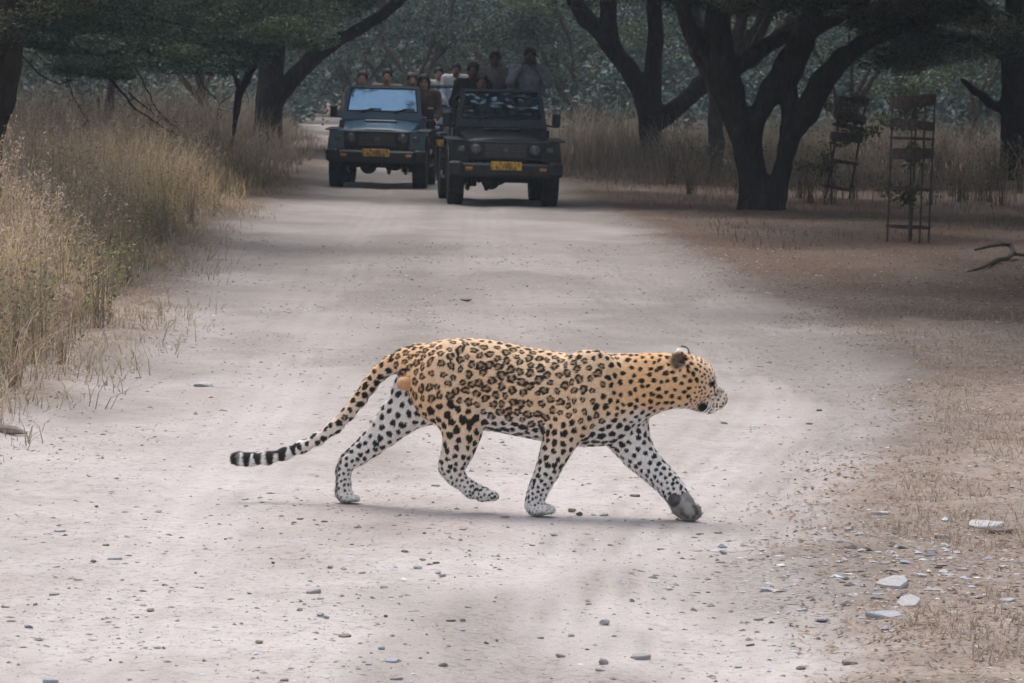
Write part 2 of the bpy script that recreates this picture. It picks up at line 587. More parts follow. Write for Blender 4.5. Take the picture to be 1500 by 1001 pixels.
# ------------------------------------------------------------------ leopard
def lin(r, g, b):
    c = np.array([r, g, b]) / 255.0
    return np.where(c <= .04045, c / 12.92, ((c + .055) / 1.055) ** 2.4)

LEO_YAW = R(9.4)
LEO_O = np.array([0.0, 15.98, 0.0])
_Fd = np.array([math.cos(LEO_YAW), -math.sin(LEO_YAW), 0]); _Nd = np.array([math.sin(LEO_YAW), math.cos(LEO_YAW), 0])

def LP(px, py, off=0.0):
    """leopard-frame point (along, across, up) seen at a picture point, in the plane off metres across its axis"""
    d = ray(px, py); c = np.array([0, 0, CAM_H])
    t = (off - (c - LEO_O) @ _Nd) / (d @ _Nd)
    p = c + t * d - LEO_O
    return np.array([p @ _Fd, off, p[2]])

def build_leopard():
    S = 1 / 365.0
    h = 0.0038
    f = Field((-1.16, -0.21, -0.03), (0.92, 0.21, 0.76), h)
    # torso: stations (px, top, bottom, half width)
    st = [(588, 520, 546, .045), (602, 511, 574, .072), (622, 504, 606, .098), (650, 498, 624, .112), (680, 495, 628, .116), (720, 498.5, 631, .122), (760, 506.5, 639, .130),
          (800, 514, 647, .134), (840, 520, 653, .130), (868, 519, 655, .124), (895, 518, 652, .114), (920, 518, 640, .100),
          (942, 518, 620, .086), (965, 517.5, 604, .078), (990, 517, 598, .076), (1008, 522, 596, .072)]
    U, ZC, HZ, HW = [], [], [], []
    for x, t, b, w in st:
        a, c = LP(x, t), LP(x, b)
        U.append((a[0] + c[0]) / 2); ZC.append((a[2] + c[2]) / 2); HZ.append((a[2] - c[2]) / 2); HW.append(w)
    uu = np.linspace(U[0], U[-1], 240)
    def sm(v):
        q = np.interp(uu, U, v); k = np.ones(15) / 15
        return np.convolve(np.pad(q, 7, mode='edge'), k, 'valid')
    zc, hz, hw = sm(ZC), sm(HZ), sm(HW)
    def torso(X, Y, Z):
        x = np.clip(X, uu[0], uu[-1])
        c, a, w = np.interp(x, uu, zc), np.interp(x, uu, hz), np.interp(x, uu, hw)
        zz = (Z - c) / a
        wl = w * (1 - .12 * np.clip(-zz, 0, 1) ** 2 - .10 * np.clip(zz, 0, 1))
        r = (np.abs(Y / wl) ** 2.15 + np.abs(zz) ** 2.15) ** (1 / 2.15)
        d = (r - 1) * np.minimum(wl, a)
        return np.sqrt(np.maximum(d, 0) ** 2 + (X - x) ** 2) + np.minimum(d, 0)
    f.put(torso, (uu[0] - .02, -.16, .2), (uu[-1] + .02, .16, .75), .01, 'torso')
    # rump end and scrotum
    f.ell(LP(622, 552), (.06, .085, .105), .04, 'torso')
    f.ell(LP(594, 541, -.020), (.020, .03, .030), .02, 'vent')
    f.ell(LP(590.5, 562, -.085), (.025, .026, .026), .010, 'scrotum')
    def chain(nodes, off0, k, name, sy=1.0):
        pts = []
        for n in nodes:
            o = n[3] if len(n) > 3 else off0
            pts.append((LP(n[0], n[1], o), n[2]))
        f.chain(pts, k, name, sy)
        return pts
    # near hind leg
    f.ell(LP(652, 560, -.062), (.125, .070, .160), .05, 'nhind', rot=(0, R(25), 0))
    chain([(655, 585, .088, -.065), (674, 612, .082, -.072), (677, 634, .068, -.072), (672, 657, .058, -.07), (663, 679, .047, -.066), (661, 688, .041, -.064)], -.065, .035, 'nhind', .72)
    chain([(657, 684, .034, -.062), (668, 699, .033, -.060), (690, 717, .030, -.056), (708, 724, .031, -.052)], -.06, .02, 'nhind')
    toes(f, LP, (707, 725), (730, 728), -.052, .026, 'nhind')
    # far hind leg
    f.ell(LP(618, 578, .060), (.125, .060, .125), .05, 'fhind', rot=(0, R(40), 0))
    chain([(603, 594, .088, .06), (583, 612, .072, .065), (563, 632, .056, .07), (543, 651, .045, .075), (524, 666, .037, .078), (512, 675, .034, .08)], .06, .035, 'fhind', .75)
    chain([(508, 676, .031, .08), (503, 690, .029, .08), (503, 708, .0275, .08), (503, 722, .030, .08), (506, 727, .030, .08)], .08, .02, 'fhind')
    toes(f, LP, (506, 728), (527, 731), .08, .024, 'fhind')
    # near fore leg
    f.ell(LP(868, 560, -.070), (.100, .062, .130), .05, 'shoulder', rot=(0, R(-28), 0))
    f.ell(LP(838, 612, -.085), (.085, .055, .085), .05, 'nfore', rot=(0, R(-40), 0))
    chain([(832, 620, .075, -.085), (820, 645, .062, -.09), (811, 668, .051, -.09), (802, 690, .043, -.088), (792, 710, .037, -.085), (785, 726, .032, -.082), (783, 741, .032, -.08), (787, 746, .031, -.08)], -.085, .03, 'nfore', .8)
    toes(f, LP, (789, 746), (813, 748), -.08, .027, 'nfore')
    f.ell(LP(846, 590, -.112), (.055, .030, .080), .03, 'nfore', rot=(0, R(-35), 0))
    f.ell(LP(884, 545, -.088), (.045, .030, .085), .03, 'shoulder', rot=(0, R(-20), 0))
    f.ell(LP(820, 566, -.152), (.022, .036, .115), .035, rot=(0, R(-24), 0), sub=True)
    f.ell(LP(716, 592, -.146), (.030, .040, .095), .04, rot=(0, R(14), 0), sub=True)
    f.ell(LP(906, 575, -.128), (.016, .032, .090), .03, rot=(0, R(-15), 0), sub=True)
    f.ell(LP(640, 548, -.118), (.050, .020, .090), .03, 'nhind', rot=(0, R(28), 0))
    for k, gx in enumerate((742, 762, 782, 800)):        # faint ribs
        f.ell(LP(gx, 588, -.166), (.010, .036, .085), .02, rot=(0, R(-16), 0), sub=True)
    f.ell(LP(690, 560, -.150), (.016, .034, .10), .03, rot=(0, R(30), 0), sub=True)
    f.ell(LP(850, 640, -.150), (.050, .030, .012), .02, rot=(0, R(-30), 0), sub=True)
    # far fore leg, reaching forward
    f.ell(LP(912, 600, .055), (.085, .062, .13), .05, 'shoulder')
    chain([(916, 615, .090, .05), (922, 642, .078, .045), (934, 664, .062, .035), (951, 682, .052, .028), (968, 698, .047, .022), (983, 714, .043, .016), (992, 726, .043, .012)], .04, .03, 'ffore', .8)
    chain([(990, 724, .043, .012), (1000, 740, .046, .006), (1008, 750, .040, .0)], .0, .015, 'ffoot', .75)
    toes(f, LP, (1003, 746), (1020, 753), .0, .030, 'ffoot', spread=.022)
    for k, (tx, ty) in enumerate(((1010, 757), (1017, 756), (1022, 752), (1020, 745))):
        f.ell(LP(tx, ty, -.018 + .006 * k), (.020, .016, .020), .005, 'toe')
        f.ell(LP(tx - 3, ty - 1.5, -.034 + .006 * k), (.011, .008, .012), .004, 'pad')
    f.ell(LP(988, 733, -.022), (.022, .016, .026), .008, 'pad', rot=(0, R(35), 0))
    f.ell(LP(1003, 748, -.028), (.026, .014, .022), .008, 'pad', rot=(0, R(35), 0))
    # tail
    tz = [(905, 150, .036), (850, 172, .034), (790, 200, .030), (740, 238, .027), (690, 298, .0255), (645, 362, .0245), (595, 424, .0235), (535, 486, .0225), (455, 543, .021), (385, 578, .0205), (305, 610, .020), (225, 630, .0205), (150, 636, .0215), (95, 632, .0225), (75, 632, .019)]
    f.chain([(LP(320 + a / 3.128, 470 + b / 3.128, .01 + .05 * i / 14), r) for i, (a, b, r) in enumerate(tz)], .03, 'tail')
    # head
    hd = lambda x, y, o=0.0: LP(x, y, .010 + (x - 985) * .0011 + o)
    f.ell(hd(1012, 557), (.088, .070, .096), .04, 'head', rot=(0, R(-20), 0))
    f.ell(hd(1008, 570, -.035), (.055, .045, .062), .03, 'head')
    f.ell(hd(1008, 570, .035), (.055, .045, .062), .03, 'head')
    f.ell(hd(1026, 546), (.062, .055, .046), .03, 'head', rot=(0, R(40), 0))
    f.cone(hd(1032, 567), hd(1053, 580), .052, .034, .022, 'muzzle', .95)
    f.ell(hd(1048, 588, -.018), (.040, .028, .032), .02, 'muzzle', rot=(0, R(30), 0))
    f.ell(hd(1048, 588, .018), (.040, .028, .032), .02, 'muzzle', rot=(0, R(30), 0))
    f.ell(hd(1060, 586), (.015, .018, .018), .010, 'nose')
    f.cone(hd(1020, 590), hd(1041, 598), .034, .023, .015, 'chin')
    for sg in (-1, 1):
        f.ell(hd(1037, 554, sg * .034), (.030, .016, .014), .014, 'head', rot=(0, R(42), 0))
        f.ell(hd(1036, 572, sg * .044), (.026, .016, .016), .016, 'head', rot=(0, R(30), 0))
    f.ell(hd(1053, 562), (.017, .030, .012), .014, sub=True, rot=(0, R(38), 0))
    # eye hollow
    f.ell(hd(1042.5, 562.5, -.046), (.014, .014, .009), .006, sub=True, rot=(0, R(25), 0))
    f.cone(hd(1030, 595.5, -.055), hd(1056, 594.5, -.03), .0045, .004, .006, sub=True)
    # ears: cupped shells
    for sgn, (ex, ey), nm in ((-1, (995, 528), 'ear'), (1, (1000, 521), 'earfar')):
        o = -.050 if sgn < 0 else .052
        f.ell(hd(ex, ey, o), (.034, .017, .040), .012, nm, rot=(R(-14 * sgn), R(-10), R(-25 * sgn)))
        f.ell(hd(ex + 5, ey - 1, o + sgn * .014), (.021, .012, .025), .006, sub=True, rot=(R(-14 * sgn), R(-10), R(-25 * sgn)))
    V, Q = f.mesh(2)
    N = normals_of(V, Q)
    own = f.owner(V)
    n = len(V)
    # inverse picture coordinates of each vertex (used as the animal's own surface chart: design units along / up)
    gx = V[:, 0] / S; gz = V[:, 2] / S        # pixels-like units, origin under the chest
    bx = gx + 750
    nz, nw = N[:, 2], N[:, 1]
    isin = lambda *a: np.isin(own, a)
    legs = isin('nhind', 'fhind', 'nfore', 'ffore', 'ffoot')
    # ---- spot spacing / size / rosette weight
    sp = np.full(n, .044); rr = np.full(n, .420); ro = np.ones(n)
    zc_v, hz_v = np.interp(V[:, 0], uu, zc), np.interp(V[:, 0], uu, hz)
    hrel = np.clip((V[:, 2] - zc_v) / hz_v, -1.2, 1.2)
    tor = isin('torso', 'shoulder', 'vent')
    fwd = V[:, 0]
    front = sstep(LP(850, 560)[0], LP(935, 560)[0], fwd)
    m = tor; sp[m] = (.046 - .016 * front[m] * sstep(.45, -.2, hrel[m])) - .008 * sstep(.75, 1.0, hrel[m]); ro[m] = 1 - front[m]; rr[m] = .445 - .13 * front[m]
    bel = m & (hrel < -.62); sp[bel] = .043; ro[bel] = 0; rr[bel] = .41
    bk = m & (hrel > .93); ro[bk] = .0; rr[bk] = .36
    neck = m & (fwd > LP(925, 560)[0]); sp[neck] = .035; rr[neck] = .33; ro[neck] = 0
    m = isin('head', 'muzzle', 'chin', 'nose', 'ear', 'earfar'); sp[m] = .0205; rr[m] = .30; ro[m] = 0
    zrel = V[:, 2]
    m = isin('nhind', 'fhind'); sp[m] = .021 + .024 * sstep(.08, .34, zrel[m]); ro[m] = sstep(.42, .5, zrel[m]); rr[m] = .36 + .05 * sstep(.2, .35, zrel[m])
    m = isin('fhind'); sp[m] *= 1.08; rr[m] = .33; ro[m] = 0
    m = isin('nfore'); sp[m] = .019 + .021 * sstep(.05, .26, zrel[m]); ro[m] = sstep(.36, .45, zrel[m]); rr[m] = .37
    m = isin('ffore'); sp[m] = .024 + .016 * sstep(.12, .3, zrel[m]); ro[m] = 0; rr[m] = .36
    m = isin('ffoot', 'pad', 'toe'); sp[m] = .03; rr[m] = .0
    m = isin('tail'); sp[m] = .040; rr[m] = .42; ro[m] = .25
    paws = legs & (zrel < .045); sp[paws] = .017; rr[paws] = .24; ro[paws] = 0
    sp *= .71; rr *= 1.13
    # ---- dart throwing on the surface
    r2 = np.random.default_rng(11)
    cand = r2.permutation(n)[:60000]
    acc, grid, cs = [], {}, .05
    Vl = V.tolist(); spl = sp.tolist()
    for i in cand:
        p = Vl[i]; s = spl[i]
        key = (int(p[0] // cs), int(p[1] // cs), int(p[2] // cs)); ok = True
        for a in (-1, 0, 1):
            for b in (-1, 0, 1):
                for c in (-1, 0, 1):
                    for j in grid.get((key[0] + a, key[1] + b, key[2] + c), ()):
                        q = Vl[j]; t = .5 * (s + spl[j])
                        if (p[0] - q[0]) ** 2 + (p[1] - q[1]) ** 2 + (p[2] - q[2]) ** 2 < t * t:
                            ok = False; break
                    if not ok: break
                if not ok: break
            if not ok: break
        if ok:
            acc.append(int(i)); grid.setdefault(key, []).append(int(i))
    acc = np.array(acc)
    for it in range(7):                       # even the spacing out
        kd = kdtree.KDTree(len(acc))
        for k, i in enumerate(acc):
            kd.insert(V[i], k)
        kd.balance()
        sub = r2.permutation(n)[:50000]
        own_c = np.array([kd.find(V[i])[1] for i in sub])
        sm_ = np.zeros((len(acc), 3)); ct_ = np.zeros(len(acc)); wt = 1 / sp[sub] ** 2
        np.add.at(sm_, own_c, V[sub] * wt[:, None]); np.add.at(ct_, own_c, wt)
        cen = np.where(ct_[:, None] > 0, sm_ / np.maximum(ct_, 1e-9)[:, None], V[acc])
        kv = kdtree.KDTree(len(sub))
        for k, i in enumerate(sub):
            kv.insert(V[i], k)
        kv.balance()
        acc = np.unique(np.array([sub[kv.find(c)[1]] for c in cen]))
    kd = kdtree.KDTree(len(acc))
    for k, i in enumerate(acc):
        kd.insert(V[i], k)
    kd.balance()
    near = np.zeros((n, 3), int)
    for i in range(n):
        rs = kd.find_n(V[i], 3)
        near[i] = [q[1] for q in rs]
    # tangent frames of the spots (x along the coat's lie)
    ax = np.tile(np.array([1.0, 0, .12]), (len(acc), 1))
    lg = legs[acc]; ax[lg] = np.array([.25, 0, 1.0])
    tl = own[acc] == 'tail'; ax[tl] = np.array([1.0, 0, .6])
    Na = N[acc]
    t1 = ax - Na * (ax * Na).sum(1)[:, None]; t1 /= np.linalg.norm(t1, axis=1)[:, None] + 1e-9
    t2 = np.cross(Na, t1)
    ph = r2.random((len(acc), 6)) * 6.28; el = r2.normal(1.0, .13, len(acc)); sz = r2.normal(1.0, .11, len(acc)); cant = r2.normal(0, .35, len(acc))
    dark = np.zeros(n); inner = np.zeros(n)
    for k in range(3):
        j = near[:, k]
        d = V - V[acc[j]]
        x = (d * t1[j]).sum(1); y = (d * t2[j]).sum(1); zoff = (d * Na[j]).sum(1)
        ca, sa = np.cos(cant[j]), np.sin(cant[j])
        x, y = x * ca + y * sa, -x * sa + y * ca
        x = x / (el[j] * 1.08)
        rad = sp[acc[j]] * rr[acc[j]] * sz[j] + 1e-6
        rho = np.sqrt(x * x + y * y + .6 * zoff * zoff) / rad
        th = np.arctan2(y, x)
        lob = 1 + .10 * np.cos(2 * th + ph[j, 0]) + .08 * np.cos(3 * th + ph[j, 1]) + .07 * np.cos(5 * th + ph[j, 2])
        rho = rho / lob + .06 * noise3(V[:, 0] * 190, V[:, 1] * 190, V[:, 2] * 190, 5)
        e = .0016 / rad
        solid = 1 - sstep(1 - e, 1 + e, rho)
        gap = np.cos(3 * th + ph[j, 3]) + .8 * np.cos(2 * th + ph[j, 4]) + .5 * np.cos(th + ph[j, 5])
        ring = solid * sstep(.24 - e, .42 + e, rho + .12 * np.cos(2 * th + ph[j, 1])) * sstep(-1.5, -1.0, gap)
        rw = ro[acc[j]] > (.15 + .7 * (ph[j, 0] / 6.28))
        v = np.where(rw, ring, solid)
        v[rad < .001] = 0
        dark = np.maximum(dark, v)
        inner = np.maximum(inner, np.where(rw, solid, 0))
    # ---- base coat
    tan = np.tile(lin(233, 205, 174), (n, 1)); org = lin(234, 185, 134); pale = lin(236, 231, 227); grey = lin(150, 146, 140)
    patch = .5 + .5 * noise3(V[:, 0] * 9, V[:, 1] * 9, V[:, 2] * 9, 3)
    neckf = sstep(LP(890, 560)[0], LP(940, 560)[0], fwd) * (V[:, 2] > .3)
    tan = tan + (org - tan) * np.clip(.28 * patch + .70 * neckf * (.5 + .5 * patch), 0, 1)[:, None]
    rumpf = sstep(LP(680, 560)[0], LP(600, 560)[0], fwd) * sstep(.3, .45, V[:, 2])
    tan = tan + (org * 1.03 - tan) * (rumpf * .45)[:, None]
    pf = np.zeros(n)
    m = tor; pf[m] = sstep(-.30, -.88, hrel[m])
    nk = .42 * sstep(LP(935, 560)[0], LP(965, 560)[0], fwd); m = tor & (fwd > LP(880, 560)[0]); pf[m] = sstep(-.25, -.70, hrel[m] + nk[m])
    m = isin('nhind'); pf[m] = np.maximum(sstep(.42, .05, zrel[m]), sstep(-.1, .5, nw[m]))
    m = isin('nfore'); pf[m] = np.maximum(sstep(.44, .08, zrel[m]), sstep(-.1, .5, nw[m]))
    m = isin('fhind', 'ffore'); pf[m] = sstep(.55, .15, nw[m])
    m = isin('ffoot', 'pad', 'toe'); pf[m] = 1
    tailf = sstep(LP(560, 560)[0], LP(400, 680)[0], fwd)
    m = isin('tail'); pf[m] = np.clip(tailf[m] * 1.1 + sstep(.1, -.7, nz[m]) * .8, 0, 1)
    m = isin('chin', 'muzzle'); pf[m] = .60
    m = isin('head'); pf[m] = .12 + .35 * sstep(.50, .44, V[m, 2]) + .22 * sstep(LP(1026, 560)[0], LP(1045, 560)[0], fwd[m])
    m = isin('vent'); pf[m] = .8
    C = tan + (pale - tan) * pf[:, None]
    # smooth the base coat so that areas run into each other
    for it in range(60):
        a2 = np.zeros_like(C); ct = np.zeros(n)
        for a, b in ((0, 1), (1, 2), (2, 3), (3, 0)):
            np.add.at(a2, Q[:, a], C[Q[:, b]]); np.add.at(a2, Q[:, b], C[Q[:, a]])
            np.add.at(ct, Q[:, a], 1); np.add.at(ct, Q[:, b], 1)
        C = .35 * C + .65 * a2 / ct[:, None]
    C = C * (1 - np.outer(inner * (1 - dark), [.46, .54, .60]))
    blk = lin(22, 19, 18)
    # tail bands
    ut = fwd; band = isin('tail') & (ut < LP(432, 660)[0])
    bw = sstep(-.45, -.10, np.sin((LP(432, 660)[0] - ut) * 2 * math.pi / .050 + .5 + 1.3 * noise3(V[:, 0] * 22, V[:, 1] * 22, V[:, 2] * 22, 2)) + .5 * noise3(V[:, 0] * 60, V[:, 1] * 60, V[:, 2] * 60, 8) + .75 * nz)
    dark = np.where(band, bw, dark)
    tip = isin('tail') & (ut < LP(349, 670)[0]); dark[tip] = np.maximum(dark[tip], .8)
    C = C + (blk - C) * (dark * .97)[:, None]
    # head marks
    def blob(px, py, r0, cc, amt, asp=1.0, o=-.05, side=True):
        nonlocal C
        p = hd(px, py, o)
        d = V - p
        dd = np.sqrt(d[:, 0] ** 2 + (d[:, 2] * asp) ** 2 + (.5 * d[:, 1]) ** 2)
        w = (1 - sstep(r0 * .65, r0 * 1.15, dd + .0012 * noise3(V[:, 0] * 200, V[:, 1] * 200, V[:, 2] * 200, 4))) * amt * isin('head', 'muzzle', 'chin', 'nose', 'ear', 'earfar', 'torso')
        C = C + (cc - C) * w[:, None]
    blob(1053, 574, .026, lin(150, 142, 132), .8, 1.0, 0)
    blob(994, 529, .036, lin(74, 64, 58), .88, .85, -.05)
    blob(996, 524, .012, lin(150, 128, 108), .6, .9, -.06)
    blob(1041.5, 562, .018, lin(24, 21, 20), .96, 1.25, -.045)
    blob(1046, 568, .008, lin(40, 36, 34), .9, 1.0, -.04)
    blob(1040, 558, .012, lin(215, 210, 200), .45, 2.0, -.045)
    blob(1030, 597, .025, lin(20, 18, 18), .98, 1.15, -.03)
    blob(1038, 600, .012, lin(30, 28, 28), .85, 1.2, -.03)
    blob(1060, 590.5, .013, lin(26, 22, 22), .97, 1.0, -.01)
    for q in range(9):
        blob(1034 + q * 2.9, 597.5 - .25 * q, .0050, lin(26, 22, 22), .9, 1.6, -.04)
    for q in range(5):
        blob(1043 + q * 1.1, 565 + q * 3.2, .0055, lin(44, 38, 34), .8, .8, -.04)
    blob(1046, 556, .012, lin(120, 100, 82), .6, 1.0, -.02)
    for k in range(4):
        for q in range(5):
            blob(1036 + q * 4.2, 586 + k * 3.4 - q * .6, .0042, lin(48, 44, 42), .75, 2.6, -.045)
    m = isin('nose'); C[m] = C[m] * .25 + lin(60, 48, 46) * .75
    m = isin('earfar'); up = np.maximum(sstep(.55, .85, N[:, 2]), sstep(.25, .5, N[:, 0])) * (V[:, 2] > hd(999, 522, .05)[2]); C[m] = (pale * 1.1 + (blk - pale * 1.1) * up[:, None])[m]
    m = isin('scrotum'); C[m] = lin(196, 152, 112) * (.9 + .2 * patch[m])[:, None]
    m = isin('ffoot', 'pad', 'toe'); C[m] = (lin(172, 165, 160) * (.40 + .9 * (.5 + .5 * noise3(V[m, 0] * 45, V[m, 1] * 45, V[m, 2] * 45, 6)))[:, None]) * np.where(own[m] == 'pad', .36, np.where(own[m] == 'toe', 1.0, .85))[:, None]
    sole = isin('nhind', 'fhind', 'nfore') & (nz < -.45) & (zrel < .05); C[sole] *= .55
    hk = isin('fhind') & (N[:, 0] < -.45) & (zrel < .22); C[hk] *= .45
    C *= (1 + .10 * noise3(V[:, 0] * 120, V[:, 1] * 120, V[:, 2] * 120, 9))[:, None]
    C = np.clip(C, .004, .9)
    leo = empty('leopard', tuple(LEO_O), -LEO_YAW)
    tag(leo, 'spotted leopard striding across the pale dirt road', 'leopard')
    me = mesh_np('body', V, Q, True, C)
    link('body', me, fur_material(), leo)
    # short coat: fine lying hairs over the whole body
    cnt = 130000
    hi = r2.integers(0, n, cnt)
    back = np.tile(np.array([-1.0, 0, -.25]), (n, 1)); back[legs] = [-.25, 0, -1.0]
    back[isin('tail')] = [-1.0, 0, -.7]
    t = back - N * (back * N).sum(1)[:, None]; t /= np.linalg.norm(t, axis=1)[:, None] + 1e-9
    P = V[hi] + r2.normal(0, .0012, (cnt, 3))
    ln = (.006 + .005 * r2.random(cnt)); 
    ln[isin('head', 'muzzle', 'nose', 'ear')[hi]] *= .55
    ln[isin('tail')[hi] & (fwd[hi] < LP(420, 665)[0])] *= 1.25
    ln[sole[hi] | isin('pad', 'scrotum', 'nose')[hi]] *= .3
    D = t[hi] + N[hi] * (.24 + .22 * r2.random(cnt))[:, None] + r2.normal(0, .16, (cnt, 3))
    D /= np.linalg.norm(D, axis=1)[:, None]
    sd = np.cross(D, N[hi]); sd /= np.linalg.norm(sd, axis=1)[:, None] + 1e-9
    w = (.0009 + .0006 * r2.random(cnt))[:, None]
    HV = np.empty((cnt, 3, 3)); HV[:, 0] = P - sd * w; HV[:, 1] = P + sd * w; HV[:, 2] = P + D * ln[:, None]
    HC = np.repeat(np.clip(C[hi] * (.86 + .34 * r2.random((cnt, 1))), 0, 1), 3, 0)
    me = mesh_np('fur', HV.reshape(-1, 3), np.arange(cnt * 3).reshape(-1, 3), False, HC)
    fo = link('fur', me, me_mat('fur_hairs'), leo); fo['kind'] = 'stuff'
    # eye and whiskers
    mb = MB()
    p = hd(1041, 562.5, -.043)
    mb.lathe([(.001, -.0075), (.005, -.0055), (.0075, 0), (.005, .0055), (.001, .0075)], p, 'y', 12)
    mb.build('eye', simple('leopard_eye', (.05, .045, .02), .15, 0, .1, 40), leo, True)
    mb = MB()
    for k in range(11):
        a = hd(1040 + (k % 4) * 4, 588 + (k // 4) * 4, -.046)
        e = hd(1028 + (k % 4) * 7 + r2.normal(0, 3), 606 + (k // 4) * 2 + r2.normal(0, 2), -.095 + r2.normal(0, .01))
        mid = (a + e) / 2 + np.array([.006, -.008, -.004])
        mb.tube([a, mid, e], [.0012, .0010, .0005], 4, False)
    wk = mb.build('whiskers', simple('whisker', (.85, .84, .8), .5, 0, .02), leo)
    return leo

def toes(f, LPf, a, b, off, r, name, spread=.028):
    """a paw: four toes side by side in front of the ball of the foot"""
    for k in range(4):
        o = (k - 1.5) / 1.5 * spread
        dx = -2.5 if k in (0, 3) else 0
        f.cone(LPf(a[0], a[1], off + o * .7), LPf(b[0] - r * 365 * .55 + dx, b[1] - 1 , off + o), r * .95, r * .66, .008, name)

def fur_material():
    m, nt, p = new_mat('leopard_coat')
    a = nd(nt, 'ShaderNodeVertexColor', layer_name='Col')
    tc = nd(nt, 'ShaderNodeTexCoord')
    mp = nd(nt, 'ShaderNodeMapping'); mp.inputs['Scale'].default_value = (120, 420, 420)
    nt.links.new(tc.outputs['Object'], mp.inputs[0])
    no = nd(nt, 'ShaderNodeTexNoise', in_Scale=1.0, in_Detail=3.0)
    nt.links.new(mp.outputs[0], no.inputs[0])
    r = ramp(nt, no.outputs[0], [(.25, (.78, .78, .78)), (.75, (1.12, 1.12, 1.12))])
    nt.links.new(mixc(nt, 1.0, a.outputs[0], r.outputs[0], 'MULTIPLY'), p.inputs['Base Color'])
    b = nd(nt, 'ShaderNodeBump', in_Strength=.5, in_Distance=.003)
    nt.links.new(no.outputs[0], b.inputs['Height']); nt.links.new(b.outputs[0], p.inputs['Normal'])
    p.inputs['Roughness'].default_value = .85
    p.inputs['Specular IOR Level'].default_value = .15
    p.inputs['Sheen Weight'].default_value = .15
    p.inputs['Sheen Roughness'].default_value = .5
    return m

def me_mat(name, rough=.8, spec=.1, transl=0.0, bright=1.0):
    """material that takes the colour stored on the mesh's own vertices"""
    m, nt, p = new_mat(name)
    a = nd(nt, 'ShaderNodeVertexColor', layer_name='Col')
    nt.links.new(a.outputs[0], p.inputs['Base Color'])
    p.inputs['Roughness'].default_value = rough
    p.inputs['Specular IOR Level'].default_value = spec
    if transl:
        out = nt.nodes['Material Output']
        tr = nd(nt, 'ShaderNodeBsdfTranslucent'); mx = nd(nt, 'ShaderNodeMixShader', in_Fac=transl)
        nt.links.new(a.outputs[0], tr.inputs[0])
        nt.links.new(p.outputs[0], mx.inputs[1]); nt.links.new(tr.outputs[0], mx.inputs[2]); nt.links.new(mx.outputs[0], out.inputs[0])
    return m
build_leopard()
# ------------------------------------------------------------------ grass and litter
def gz(x, y):
    return ground_h(np.asarray(x, float), np.asarray(y, float))

def blades(P, h, w, bend, az, segs, cb, ct, r):
    """curved tapering blades as one vertex/face set"""
    n = len(P)
    t = np.linspace(0, 1, segs + 1)
    dirx, diry = np.cos(az), np.sin(az)
    face = r.random(n) * 6.283
    sx, sy = np.cos(face), np.sin(face)
    V = np.empty((n, segs + 1, 2, 3)); C = np.empty((n, segs + 1, 2, 3))
    for k, tt in enumerate(t):
        off = bend * h * tt ** 2
        x = P[:, 0] + dirx * off; y = P[:, 1] + diry * off
        z = P[:, 2] + h * (tt - .35 * np.minimum(bend, 1.2) * tt ** 2)
        ww = w * (1 - tt) ** .7 + .0004
        V[:, k, 0] = np.stack([x - sx * ww, y - sy * ww, z], -1)
        V[:, k, 1] = np.stack([x + sx * ww, y + sy * ww, z], -1)
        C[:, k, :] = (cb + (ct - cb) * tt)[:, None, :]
    b = np.arange(n)[:, None] * (segs + 1) * 2
    F = []
    for k in range(segs):
        F.append(np.stack([b[:, 0] + 2 * k, b[:, 0] + 2 * k + 1, b[:, 0] + 2 * k + 3, b[:, 0] + 2 * k + 2], -1))
    tips = V[:, -1].mean(1)
    return V.reshape(-1, 3), np.concatenate(F), C.reshape(-1, 3), tips

def quads(P, D, w, l, C, r, N=None):
    """small leaf faces: centre P, long axis D, half sizes w, l"""
    n = len(P)
    D = D / (np.linalg.norm(D, axis=1)[:, None] + 1e-9)
    if N is None:
        N = r.normal(0, 1, (n, 3))
    S = np.cross(D, N); S /= np.linalg.norm(S, axis=1)[:, None] + 1e-9
    V = np.empty((n, 4, 3))
    w, l = np.broadcast_to(w, n)[:, None], np.broadcast_to(l, n)[:, None]
    V[:, 0] = P - D * l; V[:, 1] = P + S * w; V[:, 2] = P + D * l; V[:, 3] = P - S * w
    return V.reshape(-1, 3), np.arange(4 * n).reshape(-1, 4), np.repeat(C, 4, 0)

class Cat:
    def __init__(self): self.V, self.F, self.C, self.n = [], [], [], 0
    def add(self, V, F, C):
        self.V.append(V); self.F.append(F + self.n); self.C.append(C); self.n += len(V)
    def obj(self, name, mat, parent=None):
        me = mesh_np(name, np.concatenate(self.V), self.F, False, np.clip(np.concatenate(self.C), .003, .9))
        return link(name, me, mat, parent)

def pal(cols, n, r, var=.18):
    c = np.array(cols)[r.integers(0, len(cols), n)]
    return c * (1 + var * r.normal(0, 1, (n, 1))).clip(.45, 1.7)

M_grass = me_mat('dry_grass', .75, .15, .35)
M_leaf = me_mat('green_leaf', .6, .25, .25)

